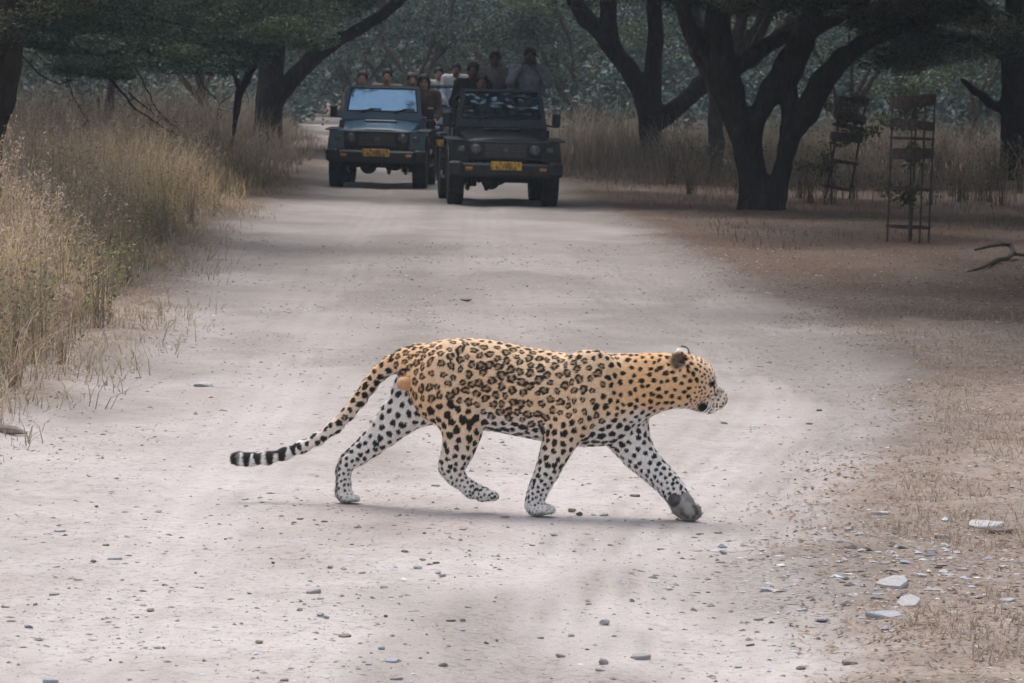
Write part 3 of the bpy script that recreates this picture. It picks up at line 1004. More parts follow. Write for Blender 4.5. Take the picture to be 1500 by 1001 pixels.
def build_bank_grass():
    r = np.random.default_rng(21)
    cat = Cat()
    # candidate points on the left bank, thinner and lower next to the road
    n = 86000
    Y = 17.5 + (62 - 17.5) * r.random(n) ** 1.25
    X = -1.6 - (.20 * Y + 1.8) * r.random(n)
    sd = -poly_sd(X, Y, ROAD)                       # metres away from the road
    clump = fbm2(X * 1.1, Y * .7, 3, 91)
    keep = (sd > .22 + .42 * fbm2(X * .8, Y * .45, 3, 93) + .12 * clump) & (r.random(n) < np.clip(.25 + .8 * sd + .45 * clump, 0, 1)) & (np.abs(X) < .165 * Y + .8)
    X, Y, sd, clump = X[keep], Y[keep], sd[keep], clump[keep]
    n = len(X)
    near = sstep(34, 22, Y)
    h = (.10 + (1.08 + .32 * near) * sstep(.05, 1.7, sd)) * (.45 + .5 * r.random(n)) * (1 + .28 * clump)
    P = np.stack([X, Y, gz(X, Y) - .01], -1)
    straw = [(.68, .54, .40), (.62, .47, .34), (.75, .63, .51), (.57, .46, .35), (.70, .52, .35), (.46, .41, .26)]
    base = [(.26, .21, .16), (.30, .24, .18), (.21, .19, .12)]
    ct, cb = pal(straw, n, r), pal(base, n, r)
    ct = ct * [1.04, .99, .86]; cb = cb * [1.0, .97, .88]
    tone = fbm2(X * .9 + 4, Y * .5, 3, 88)[:, None]
    ct = ct * (1 + .55 * tone * np.array([1.0, .9, .9])); cb = cb * (1 + .3 * tone)
    grn = r.random(n) < .14; ct[grn] = pal([(.17, .19, .08), (.22, .22, .11)], grn.sum(), r)
    az = r.random(n) * 6.283; bend = (np.abs(r.normal(.25, .28, n)) + .7 * sstep(.9, .1, sd) * r.random(n)).clip(0, 1.4)
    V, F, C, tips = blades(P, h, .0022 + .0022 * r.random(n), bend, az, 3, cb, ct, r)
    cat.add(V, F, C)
    # low ragged skirt spilling on to the road edge
    q = 30000
    y2 = 17.5 + (50 - 17.5) * r.random(q) ** 1.2; x2 = -1.5 - (.19 * y2 + 1.2) * r.random(q)
    s2 = -poly_sd(x2, y2, ROAD); ok = (s2 > -.35 + .5 * r.random(q)) & (s2 < 1.2) & (fbm2(x2 * 1.6, y2 * .9, 3, 97) > -.25) & (np.abs(x2) < .165 * y2 + .6)
    x2, y2 = x2[ok], y2[ok]; q = len(x2)
    P2 = np.stack([x2, y2, gz(x2, y2) - .006], -1)
    V, F, C, _ = blades(P2, .05 + .26 * r.random(q) ** 2, .0020 + .0018 * r.random(q), .3 + 1.1 * r.random(q), r.random(q) * 6.283, 3, pal(base, q, r), pal(straw, q, r) * .85, r)
    cat.add(V, F, C)
    # seed heads on the tall ones
    sel = np.where((h > .55) & (r.random(n) < .42))[0]
    k = 9
    T = np.repeat(tips[sel], k, 0) + r.normal(0, 1, (len(sel) * k, 3)) * np.array([.024, .024, .06]) - np.array([0, 0, .03])
    C = pal([(.58, .46, .38), (.64, .53, .45), (.52, .38, .30), (.45, .33, .27)], len(T), r, .22)
    V, F, C = quads(T, r.normal(0, 1, T.shape) * [.6, .6, 1], .0035, .011 + .008 * r.random(len(T)), C, r)
    cat.add(V, F, C)
    o = cat.obj('bank_grass', M_grass); tag(o, 'tall straw coloured dry grass on the bank left of the road', 'grass', kind='stuff')
    # leafy grey green weeds between the grass
    cat = Cat()
    m = 230
    wy = 19 + 30 * r.random(m) ** 1.3; wx = -2.1 - (.15 * wy) * r.random(m)
    s2 = -poly_sd(wx, wy, ROAD); ok = s2 > .3
    for x, y, s in zip(wx[ok], wy[ok], s2[ok]):
        q = 170
        hh = (.35 + .6 * r.random()) * min(1, .45 + s * .5)
        th = r.random(q) * 6.283; t = r.random(q) ** .7; rad = .05 + .20 * t * r.random(q) ** .5
        z0 = float(gz(x, y))
        Pq = np.stack([x + np.cos(th) * rad, y + np.sin(th) * rad, z0 + hh * t], -1)
        kind = r.random()
        cols = [(.17, .165, .115), (.22, .205, .15), (.14, .15, .09)] if kind < .6 else [(.30, .24, .19), (.36, .29, .24), (.25, .19, .15)] if kind < .92 else [(.33, .29, .10), (.24, .24, .09)]
        V, F, C = quads(Pq, r.normal(0, 1, (q, 3)), .004 + .004 * r.random(q), .010 + .010 * r.random(q), pal(cols, q, r, .25), r)
        cat.add(V, F, C)
        st = 9
        B = np.tile([x, y, z0], (st, 1)) + r.normal(0, .02, (st, 3)) * [1, 1, 0]
        V, F, C, _ = blades(B, np.full(st, hh) * (.8 + .3 * r.random(st)), np.full(st, .003), r.random(st) * .35, r.random(st) * 6.28, 3, pal([(.15, .11, .085)], st, r), pal([(.26, .20, .15)], st, r), r)
        cat.add(V, F, C)
    o = cat.obj('bank_weeds', M_grass); tag(o, 'grey green leafy weeds growing through the dry bank grass', 'weeds', kind='stuff')

def build_far_grass():
    r = np.random.default_rng(22)
    cat = Cat()
    n = 112000
    Y = 40 + (135 - 40) * r.random(n) ** 1.15
    X = (r.random(n) * 2 - 1) * (.150 * Y + 2)
    sd = -poly_sd(X, Y, ROAD)
    cl = fbm2(X * .5, Y * .35, 3, 61)
    big = np.where(X > 0, sstep(52, 76, Y - cl * 8), 1.0)
    keep = (sd > .5 + .3 * cl) & (r.random(n) < np.clip(.55 + .5 * cl, .15, 1)) & ~((X > 0) & (r.random(n) > .35 + .65 * big))
    keep &= ~((X < 0) & (Y < 58))
    X, Y, sd, cl, big = X[keep], Y[keep], sd[keep], cl[keep], big[keep]
    n = len(X)
    h = np.where(X > 0, .10 + .62 * big * sstep(.3, 2.4, sd), .15 + .85 * sstep(.2, 2.2, sd)) * (.5 + .8 * r.random(n)) * (1 + .75 * cl).clip(.25, 2)
    P = np.stack([X, Y, gz(X, Y) - .02], -1)
    ct = pal([(.36, .30, .235), (.31, .25, .19), (.41, .35, .29), (.27, .22, .17), (.30, .28, .18)], n, r, .15)
    cb = pal([(.17, .14, .11), (.21, .17, .135)], n, r)
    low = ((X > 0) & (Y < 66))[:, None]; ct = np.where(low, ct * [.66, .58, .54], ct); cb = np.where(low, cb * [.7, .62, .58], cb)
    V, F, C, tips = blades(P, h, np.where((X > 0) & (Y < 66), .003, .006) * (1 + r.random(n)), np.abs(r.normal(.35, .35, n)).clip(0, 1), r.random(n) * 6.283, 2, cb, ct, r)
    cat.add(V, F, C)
    for k in range(90):                                  # dry scrub between the trunks
        y = r.uniform(57, 92); x = r.uniform(.03, .16) * y if r.random() < .75 else -r.uniform(.08, .15) * y
        if -poly_sd(np.array([x]), np.array([y]), ROAD)[0] < 1.0: continue
        q = 70; hh = r.uniform(.5, 1.2); z0 = float(gz(x, y)); th = r.random(q) * 6.283; t = r.random(q) ** .7; rad = .1 + .45 * t * r.random(q) ** .5
        V, F, C = quads(np.stack([x + np.cos(th) * rad, y + np.sin(th) * rad, z0 + hh * t], -1), r.normal(0, 1, (q, 3)), .014, .030, pal([(.17, .15, .11), (.22, .18, .13), (.12, .13, .08)], q, r, .25), r); cat.add(V, F, C)
        B = np.tile([x, y, z0], (16, 1)) + r.normal(0, .05, (16, 3)) * [1, 1, 0]
        V, F, C, _ = blades(B, hh * (.7 + .5 * r.random(16)), np.full(16, .007), .2 + .5 * r.random(16), r.random(16) * 6.28, 3, pal([(.10, .08, .06)], 16, r), pal([(.18, .14, .11)], 16, r), r); cat.add(V, F, C)
    o = cat.obj('far_grass', M_grass); tag(o, 'hazy dry grass standing under the trees behind the vehicles', 'grass', kind='stuff')

def build_litter():
    r = np.random.default_rng(23)
    cat = Cat()
    n = 115000
    Y = 11 + (52 - 11) * r.random(n) ** 1.5
    X = np.where(r.random(n) < .80, .9 + (.155 * Y) * r.random(n), -.05 * Y - .12 * Y * r.random(n))
    sd = -poly_sd(X, Y, ROAD)
    cl = fbm2(X * 1.3, Y * .8, 3, 71)
    keep = r.random(n) < np.clip(sstep(-.35, .35, sd + .25 * cl) * (.75 + .4 * cl), 0, 1)
    X, Y = X[keep], Y[keep]; n = len(X)
    P = np.stack([X, Y, gz(X, Y) + .003 + .006 * r.random(n)], -1)
    D = np.stack([np.cos(a := r.random(n) * 6.283), np.sin(a), r.normal(.05, .22, n)], -1)
    N = np.stack([r.normal(0, .5, n), r.normal(0, .5, n), np.ones(n)], -1)
    C = pal([(.33, .25, .19), (.27, .19, .14), (.40, .32, .25), (.20, .145, .11), (.45, .38, .31), (.34, .22, .15), (.24, .19, .16)], n, r, .15)
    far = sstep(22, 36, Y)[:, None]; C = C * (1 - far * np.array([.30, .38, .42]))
    leafy = r.random(n) < .45
    w = np.where(leafy, .003 + .005 * r.random(n), .0012 + .0010 * r.random(n)); l = np.where(leafy, .006 + .010 * r.random(n), .012 + .035 * r.random(n) ** 2)
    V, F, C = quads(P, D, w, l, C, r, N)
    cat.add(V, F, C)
    # short dry tufts
    n = 26000
    Y = 12 + (31 - 12) * r.random(n) ** 1.25; X = 1.0 + (.155 * Y) * r.random(n)
    sd = -poly_sd(X, Y, ROAD); cl = fbm2(X * 1.7 + 5, Y * 1.1, 3, 75)
    keep = (sd > .25) & (cl > .12)
    X, Y = X[keep], Y[keep]; n = len(X)
    P = np.stack([X, Y, gz(X, Y) - .004], -1)
    V, F, C, _ = blades(P, .03 + .07 * r.random(n) ** 2, .0016 + .0012 * r.random(n), .3 + .9 * r.random(n), r.random(n) * 6.283, 2, pal([(.34, .27, .21)], n, r), pal([(.46, .37, .30), (.40, .31, .24)], n, r), r)
    cat.add(V, F, C)
    o = cat.obj('leaf_litter', M_grass); tag(o, 'brown leaf litter and dry grass scraps beside the road', 'leaf litter', kind='stuff')

build_bank_grass(); build_far_grass(); build_litter()

# a few single plants that stand out on the bank
def dry_weed(px, py, hgt, label, plume, seed):
    r = np.random.default_rng(seed)
    b = G(px, py)
    root = empty('dry_weed', (b[0], b[1], float(gz(b[0], b[1])))); tag(root, label, 'weed')
    cat = Cat(); n = 26
    P = r.normal(0, .018, (n, 3)) * [1, 1, 0]
    V, F, C, tips = blades(P, hgt * (.55 + .5 * r.random(n)), np.full(n, .0028), (.15 if plume else .7) + .3 * r.random(n), r.random(n) * 6.28, 5, pal([(.30, .22, .16)], n, r), pal([(.47, .38, .30)], n, r), r)
    cat.add(V, F, C); cat.obj('stalks', M_grass, root)
    if plume:
        cat = Cat(); q = 420
        t = r.random(q)
        T = np.stack([r.normal(0, .022, q), r.normal(0, .022, q), hgt * (.62 + .48 * t)], -1)
        V, F, C = quads(T, r.normal(0, 1, (q, 3)), .004, .013, pal([(.50, .40, .31), (.42, .32, .24), (.56, .47, .38)], q, r), r)
        cat.add(V, F, C); cat.obj('seed_head', M_grass, root)
dry_weed(92, 540, .42, 'upright dry weed with a pale brown seed plume at the bank edge', True, 5)
dry_weed(22, 575, .62, 'pale arching grass tuft below the bank with long bent stalks', False, 6)
# ------------------------------------------------------------------ trees
def bark_material(name, c):
    m, nt, p = new_mat(name)
    L = nt.links.new
    tc = nd(nt, 'ShaderNodeTexCoord'); mp = nd(nt, 'ShaderNodeMapping'); mp.inputs['Scale'].default_value = (1, 1, .3)
    L(tc.outputs['Object'], mp.inputs[0])
    no = nd(nt, 'ShaderNodeTexNoise', in_Scale=14.0, in_Detail=7.0, in_Roughness=.65, in_Distortion=.6); L(mp.outputs[0], no.inputs[0])
    r = ramp(nt, no.outputs[0], [(.3, tuple(x * .5 for x in c)), (.55, c), (.8, tuple(x * 1.7 for x in c))])
    L(r.outputs[0], p.inputs['Base Color'])
    b = nd(nt, 'ShaderNodeBump', in_Strength=.9, in_Distance=.04); L(no.outputs[0], b.inputs['Height']); L(b.outputs[0], p.inputs['Normal'])
    p.inputs['Roughness'].default_value = .9; p.inputs['Specular IOR Level'].default_value = .1
    return m
M_bark = bark_material('dark_bark', (.045, .037, .033))
M_bark2 = bark_material('grey_bark', (.11, .095, .085))

def limb_mesh(limbs, h, name, seed=0, kb=.045):
    """limbs: lists of (point, radius); blended into one trunk with forks"""
    pts = np.array([p for l in limbs for p, _ in l]); rm = max(r for l in limbs for _, r in l)
    f = Field(pts.min(0) - rm * 1.4 - .1, pts.max(0) + rm * 1.4 + .1, h)
    for l in limbs:
        f.chain(l, kb)
    V, Q = f.mesh(1)
    N = normals_of(V, Q)
    d = .020 * noise3(V[:, 0] * 12, V[:, 1] * 12, V[:, 2] * 2.5, seed) + .030 * noise3(V[:, 0] * 3, V[:, 1] * 3, V[:, 2] * 1.6, seed + 3)
    return V + N * d[:, None], Q

def wander(a, b, ra, rb, n, amp, r):
    a, b = np.array(a, float), np.array(b, float)
    t = np.linspace(0, 1, n + 1)
    P = a + (b - a) * t[:, None]
    j = r.normal(0, amp, (n + 1, 3)); j[0] = 0
    P = P + np.cumsum(j, 0) * np.array([1, 1, .7])
    return [(P[i], ra + (rb - ra) * t[i]) for i in range(n + 1)]

LEAFCOL = {'acacia': [(.045, .075, .050), (.060, .092, .055), (.035, .060, .045), (.075, .105, .060)],
           'dark': [(.040, .055, .032), (.055, .066, .036), (.030, .042, .028), (.085, .085, .055)],
           'far': [(.042, .072, .064), (.055, .086, .074), (.034, .060, .058)],
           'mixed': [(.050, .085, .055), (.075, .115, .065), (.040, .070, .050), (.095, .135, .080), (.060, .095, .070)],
           'pale': [(.075, .105, .062), (.095, .125, .070), (.060, .090, .058)]}

def crown_mesh(name, pads, per, lw, ll, kind, seed, twigs=True, vol=.35):
    """pads: (centre, radii) leaf clouds filled with leaf sized faces"""
    r = np.random.default_rng(seed)
    cat = Cat()
    pads = list(pads)
    for c, rad in pads:
        n = per if np.isscalar(per) else int(r.integers(*per))
        d = r.normal(0, 1, (n, 3)); d /= np.linalg.norm(d, axis=1)[:, None]
        s = (vol + (1 - vol) * r.random(n)) ** .6
        d2 = d * s[:, None]
        d2 *= (1 + .35 * noise3(d[:, 0] * 2.1 + c[0], d[:, 1] * 2.1 + c[1], d[:, 2] * 2.1, seed))[:, None]
        P = np.array(c) + d2 * np.array(rad)
        base = np.array(LEAFCOL[kind][r.integers(0, len(LEAFCOL[kind]))]) * (.8 + .4 * r.random())
        C = base * (1 + .25 * r.normal(0, 1, (n, 1))).clip(.4, 1.8)
        D = r.normal(0, 1, (n, 3)) * [1, 1, .55]
        N = r.normal(0, .7, (n, 3)) + [0, 0, .8]
        V, F, C = quads(P, D, lw * (.6 + .8 * r.random(n)), ll * (.6 + .8 * r.random(n)), C, r, N)
        cat.add(V, F, C)
    me = mesh_np(name, np.concatenate(cat.V), cat.F, False, np.clip(np.concatenate(cat.C), .003, .5))
    me.materials.append(M_leaf)
    return me

def make_tree(name, label, cat_, base, limbs, crown_list, bark=None, h=.03, group=None, seed=0):
    base = np.array(base, float)
    root = empty(name, tuple(base)); tag(root, label, cat_, group)
    V, Q = limb_mesh([[(np.array(p) - base, r) for p, r in l] for l in limbs], h, name, seed)
    link('trunk', mesh_np('trunk', V, Q, True), bark or M_bark, root)
    for me in crown_list:
        o = link('crown', me, None, root)
        o.location = tuple(-base)
    return root

def plimb(nodes, Y, up=None):
    """limb from picture nodes (px, py, radius px, dY)"""
    out = []
    for n in nodes:
        y = Y + (n[3] if len(n) > 3 else 0)
        out.append((AT(n[0], n[1], y), n[2] / PXM(y)))
    return out

def gpt(px, py):
    p = G(px, py); return (p[0], p[1], float(gz(p[0], p[1])))

def padline(r, n, xr, yr, zf, rad, flat=.4):
    out = []
    for _ in range(n):
        x, y = r.uniform(*xr), r.uniform(*yr)
        z = zf(x, y, r)
        s = rad * r.uniform(.6, 1.3)
        out.append(((x, y, z), (s, s, s * flat)))
    return out

def build_trees():
    r = np.random.default_rng(33)
    # ---- forked tree, right of the road
    Y = 54.5
    b = (*AT(1112, 300, Y)[:2], 0.0)
    limbs = [plimb([(1102, 325, 27), (1103, 300, 22), (1100, 262, 18), (1092, 218, 19), (1078, 170, 21), (1066, 130, 24), (1056, 95, 23), (1050, 50, 20), (1052, 0, 18), (1058, -80, 15), (1075, -190, 11)], Y),
             plimb([(1050, 95, 16), (1028, 75, 14), (1012, 48, 12, -.3), (1000, 10, 11, -.5), (985, -60, 9, -.8), (950, -150, 6, -1)], Y),
             plimb([(1062, 108, 14), (1082, 97, 13), (1119, 69, 12, .2), (1164, 41, 10, .4), (1206, 8, 9, .6), (1260, -50, 8, 1), (1330, -120, 6, 1.4)], Y),
             plimb([(1112, 325, 24), (1110, 270, 17), (1104, 218, 14), (1105, 185, 14), (1115, 159, 16), (1131, 131, 19, .1), (1156, 100, 21, .2), (1176, 62, 19, .2), (1190, 20, 16, .3), (1200, -60, 13, .4), (1230, -180, 9, .5)], Y),
             plimb([(1122, 325, 25), (1135, 285, 17), (1147, 250, 14), (1153, 218, 14.5), (1161, 190, 16), (1158, 160, 12), (1152, 122, 13, .1)], Y),
             plimb([(1162, 192, 16), (1182, 166, 17, -.1), (1204, 120, 17, -.2), (1236, 83, 15, -.3), (1274, 59, 11, -.4), (1322, 38, 9, -.5), (1366, 20, 7, -.7), (1440, -30, 6, -1)], Y),
             plimb([(1190, 40, 14), (1225, 30, 10, -.4), (1262, 2, 9, -.6), (1310, -60, 7, -.8)], Y)]
    pads = []
    for k in range(78):
        px = r.uniform(985, 1480); bot = np.interp(px, [985, 1060, 1150, 1250, 1330, 1400, 1480], [5, 22, 32, 44, 66, 45, 35])
        y = Y + r.uniform(-2.5, 2.5)
        p = AT(px, bot - 16 - abs(r.normal(0, 36)), y); s = r.uniform(.22, .50)
        pads.append((p, (s, s, s * .42)))
    c1 = crown_mesh('crown', pads, 520, .015, .033, 'dark', 1)
    hi = padline(r, 80, (b[0] - 4.6, b[0] + 6.5), (Y - 2.2, Y + 8), lambda x, y, q: 3.5 + q.random() * 2.8, .95, .45)
    hi += padline(r, 38, (2.0, 9.5), (43.0, 53.0), lambda x, y, q: 3.6 + q.random() * 2.2, .9, .45)
    c2 = crown_mesh('crown', hi, 340, .085, .135, 'dark', 2)
    make_tree('acacia_tree', 'dark tree with three forking trunks beside the track', 'tree', b, limbs, [c1, c2], M_bark, .036, seed=1)
    # ---- tree behind it, bowl shaped fork
    Y = 84.0
    b = (*AT(953, 245, Y)[:2], 0.0)
    limbs = [plimb([(955, 262, 20), (953, 228, 16), (952, 190, 17), (952, 165, 18), (944, 140, 16), (924, 105, 14), (890, 60, 13), (858, 28, 12), (835, -10, 11), (800, -80, 9), (770, -140, 7)], Y),
             plimb([(955, 165, 16), (956, 115, 13), (960, 60, 12), (958, 0, 11), (950, -80, 9)], Y),
             plimb([(962, 178, 15), (992, 158, 14), (1024, 128, 14, .4), (1050, 112, 13, .8), (1100, 88, 12, 1.4), (1145, 50, 11, 2), (1190, 0, 9, 2.5)], Y),
             plimb([(905, 80, 11), (893, 45, 12), (892, 0, 12), (900, -70, 9)], Y)]
    pads = []
    for k in range(40):
        px = r.uniform(800, 1160); bot = np.interp(px, [800, 860, 940, 1040, 1160], [5, 22, 15, 60, 30])
        y = Y + r.uniform(-4, 4); p = AT(px, bot - 30 - abs(r.normal(0, 40)), y); s = r.uniform(.5, .9)
        pads.append((p, (s, s, s * .45)))
    c1 = crown_mesh('crown', pads, 480, .021, .042, 'acacia', 3)
    hi = padline(r, 60, (b[0] - 7, b[0] + 6), (Y - 7, Y + 7), lambda x, y, q: 5.2 + q.random() * 2.8, 1.1, .45)
    c2 = crown_mesh('crown', hi, 290, .10, .165, 'acacia', 4)
    make_tree('acacia_tree', 'dark tree with an upward fork, hazy in the grass behind the nearer forked tree', 'tree', b, limbs, [c1, c2], M_bark, .050, seed=2)
    # ---- leaning tree left of the vehicles
    Y = 88.0
    b = (*AT(394, 225, Y)[:2], 0.0)
    limbs = [plimb([(396, 240, 24), (392, 190, 20), (393, 147, 18), (396, 110, 17), (402, 70, 16), (410, 30, 14), (420, -30, 11), (430, -110, 8)], Y),
             plimb([(396, 190, 16), (402, 148, 13), (430, 115, 12), (462, 80, 12, -.3), (490, 62, 11, -.5), (522, 45, 10, -.8), (560, 22, 9, -1), (610, -20, 8, -1.4), (660, -70, 6, -1.6)], Y)]
    pads = []
    for k in range(36):
        px = r.uniform(395, 600); bot = np.interp(px, [395, 450, 520, 600], [70, 40, 30, 0])
        y = Y + r.uniform(-4, 2); p = AT(px, bot - 20 - abs(r.normal(0, 36)), y); s = r.uniform(.45, .85)
        pads.append((p, (s, s, s * .42)))
    c1 = crown_mesh('crown', pads, 480, .020, .042, 'acacia', 5)
    hi = padline(r, 60, (b[0] - 6, b[0] + 7), (Y - 7, Y + 7), lambda x, y, q: 5.0 + q.random() * 2.8, 1.1, .45)
    c2 = crown_mesh('crown', hi, 290, .10, .165, 'acacia', 6)
    make_tree('acacia_tree', 'tree with one limb leaning out over the vehicles from the left', 'tree', b, limbs, [c1, c2], M_bark, .050, seed=3)
    # ---- low feathery acacia over the left bank
    Y = 61.0
    b = (*AT(335, 275, Y)[:2], 0.0)
    limbs = [plimb([(332, 290, 5.5), (338, 215, 4.5), (350, 137, 4), (371, 98, 4), (385, 50, 4), (380, -20, 4), (360, -120, 6)], Y),
             plimb([(352, 130, 3.5), (330, 80, 4, -.5), (280, 40, 4, -.8), (200, 20, 4, -1), (100, 0, 5, -1.4)], Y)]
    pads = []
    for k in range(120):
        px = r.uniform(30, 480); bot = np.interp(px, [30, 90, 150, 220, 300, 350, 400, 440, 480], [60, 95, 112, 108, 100, 88, 78, 62, 25])
        y = Y + r.uniform(-4.5, 4); u = bot - 24 - abs(r.normal(0, 48)); p = AT(px, u, y); s = r.uniform(.35, .75)
        pads.append((p, (s, s, s * .38)))
    for k in range(34):                                  # hanging feathery sprays
        px = r.uniform(40, 470); p = AT(px, np.interp(px, [40, 220, 470], [85, 118, 60]) + r.uniform(-45, 8), Y + r.uniform(-6.0, -3.5)); s = r.uniform(.16, .34)
        pads.append((p, (s * 1.4, s, s * .45)))
    c1 = crown_mesh('crown', pads, 520, .013, .031, 'mixed', 7)
    hi = padline(r, 60, (-10.5, -3.4), (Y - 5, Y + 8), lambda x, y, q: 3.7 + q.random() * 2.6, .95, .45)
    c2 = crown_mesh('crown', hi, 300, .085, .135, 'acacia', 8)
    t = make_tree('acacia_tree', 'low feathery acacia with bare drooping twigs above the left bank grass', 'tree', b, limbs, [c1, c2], M_bark, .036, seed=4)
    mb = MB()
    def droop(nodes, y, r0):
        P = np.array([AT(x, yy, y + dy) for x, yy, dy in nodes]) - np.array(b)
        q = np.linspace(0, len(P) - 1, len(P) * 3)
        S = np.stack([np.interp(q, np.arange(len(P)), P[:, i]) for i in range(3)], 1) + r.normal(0, .008, (len(q), 3))
        mb.tube(S, np.linspace(r0, .004, len(S)), 5)
        for k in range(2, len(S) - 1):                     # side twigs
            if r.random() < .75:
                d = np.array([r.normal(0, .22), r.normal(0, .2), r.normal(-.02, .14)])
                mb.tube([S[k], S[k] + d * .5 + r.normal(0, .02, 3), S[k] + d], [.005, .004, .002], 4)
    droop([(110, 60, 0), (140, 92, 0), (158, 112, 0), (177, 133, 0), (195, 158, 0), (216, 172, .1), (239, 188, .1), (262, 199, .2), (285, 203, .2), (302, 201, .3)], 57, .026)
    droop([(180, 50, 0), (202, 106, 0), (214, 129, 0), (227, 158, 0), (248, 181, 0), (256, 195, 0)], 57.4, .018)
    droop([(188, 135, 0), (205, 150, 0), (222, 163, 0), (240, 177, .1), (262, 186, .2)], 56.8, .014)
    droop([(90, 70, 0), (101, 129, 0), (115, 156, 0), (133, 184, 0)], 57, .012)
    droop([(30, 80, 0), (60, 112, 0), (90, 124, 0), (118, 112, 0), (128, 100, 0)], 58, .014)
    droop([(275, 60, 0), (285, 99, 0), (299, 128, 0), (323, 152, 0), (318, 172, 0)], 58, .015)
    droop([(323, 152, 0), (345, 133, .1), (365, 128, .2)], 58, .010)
    mb.build('bare_branch', M_bark, t)
    # ---- thick trunk at the left edge
    Y = 33.5
    bx = AT(-24, 300, Y)[0]; b = (bx, Y, 0.0)
    limbs = [plimb([(-48, 430, 62), (-46, 330, 50), (-42, 240, 42), (-36, 180, 42), (-28, 140, 46), (-20, 90, 52), (-20, 40, 56), (-24, -20, 48), (-30, -120, 40), (-60, -300, 30)], Y),
             plimb([(-8, 60, 30), (30, 10, 20), (80, -40, 14), (150, -110, 10)], Y)]
    pads = []
    for k in range(46):
        px = r.uniform(-60, 150); bot = np.interp(px, [-60, 0, 40, 90, 150], [90, 70, 50, 22, -10])
        y = Y + r.uniform(-1.6, .6); p = AT(px, bot - 14 - abs(r.normal(0, 34)), y); s = r.uniform(.14, .26)
        pads.append((p, (s, s, s * .6)))
    c1 = crown_mesh('crown', pads, 260, .010, .019, 'dark', 9)
    hi = padline(r, 24, (bx - 4, bx + .8), (Y, Y + 6), lambda x, y, q: 4.6 + q.random() * 2.2, .8, .45)
    c2 = crown_mesh('crown', hi, 240, .08, .13, 'dark', 10)
    make_tree('broadleaf_tree', 'thick dark trunk with small dull leaves standing close on the left bank', 'tree', b, limbs, [c1, c2], M_bark, .034, seed=5)
    # ---- far right trunk with a low limb
    Y = 76.0
    b = (*AT(1488, 200, Y)[:2], 0.0)
    limbs = [plimb([(1490, 262, 26), (1488, 200, 22), (1486, 150, 20), (1484, 100, 18), (1486, 40, 17), (1490, -40, 14), (1500, -140, 10)], Y),
             plimb([(1486, 172, 9), (1468, 160, 7), (1450, 152, 6), (1447, 146, 6), (1430, 135, 5), (1410, 118, 4)], Y),
             plimb([(1486, 90, 9), (1440, 60, 8, -.4), (1390, 50, 7, -.8), (1340, 45, 5, -1)], Y)]
    pads = []
    for k in range(46):
        px = r.uniform(1270, 1540); bot = np.interp(px, [1270, 1340, 1400, 1440, 1540], [105, 128, 120, 110, 95])
        y = Y + r.uniform(-3, 4); p = AT(px, bot - 24 - abs(r.normal(0, 36)), y); s = r.uniform(.40, .75)
        pads.append((p, (s, s, s * .45)))
    c1 = crown_mesh('crown', pads, 460, .020, .040, 'dark', 11)
    hi = padline(r, 60, (b[0] - 7, b[0] + 6), (Y - 7, Y + 6), lambda x, y, q: 4.6 + q.random() * 2.6, 1.05, .45)
    c2 = crown_mesh('crown', hi, 290, .10, .165, 'dark', 12)
    make_tree('broadleaf_tree', 'shaded tree with a crooked low limb beyond the tree guards', 'tree', b, limbs, [c1, c2], M_bark, .050, seed=6)
    # ---- trees further back: shared crowns, own trunks
    protos = []
    for k in range(4):
        q = np.random.default_rng(50 + k)
        pads = []
        for i in range(46):
            a, rad = q.random() * 6.283, 3.4 * q.random() ** .5
            z = 1.9 + 3.4 * q.random() + .25 * rad * (1 if q.random() < .5 else -.6)
            s = q.uniform(.6, 1.15)
            pads.append(((rad * math.cos(a), rad * math.sin(a), z), (s, s, s * .5)))
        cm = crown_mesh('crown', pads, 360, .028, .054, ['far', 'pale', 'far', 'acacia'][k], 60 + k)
        limbs = []
        for i in range(5):
            a = q.random() * 6.283; top = np.array([math.cos(a) * 2.2, math.sin(a) * 2.2, 4.2 + q.random()])
            if i == 0:
                limbs.append(wander((0, 0, -.2), (q.normal(0, .25), q.normal(0, .25), 1.0), .15, .11, 4, .05, q)); fork = limbs[0][-1][0]
            limbs.append(wander(fork - np.array([0, 0, .05 * i]), top, .085, .03, 6, .12, q))
        V, Q = limb_mesh(limbs, .065, 'trunk', k)
        protos.append((mesh_np('trunk', V, Q, True), cm))
    spots = [(300, 104, 0, 1.0, 'greyish acacia in the haze behind the leaning tree, nearest of the far row'), (517, 118, 1, 1.05, None), (620, 112, 0, 1.1, None), (720, 126, 2, 1.1, None), (830, 112, 1, 1.0, None), (1010, 118, 2, 1.1, None),
             (1235, 96, 1, .95, 'pale green acacia seen through the gap right of the forked tree'), (1330, 112, 0, 1.0, None), (1420, 104, 3, .9, None), (150, 98, 3, 1.0, None), (30, 112, 0, 1.1, None), (430, 138, 1, 1.25, None), (560, 146, 2, 1.3, None),
             (670, 150, 0, 1.35, None), (790, 144, 3, 1.3, None), (910, 140, 0, 1.3, None), (1110, 142, 1, 1.3, None), (1260, 144, 2, 1.3, None), (1390, 142, 0, 1.3, None), (1500, 140, 1, 1.3, None), (240, 142, 2, 1.3, None), (90, 144, 0, 1.3, None)]
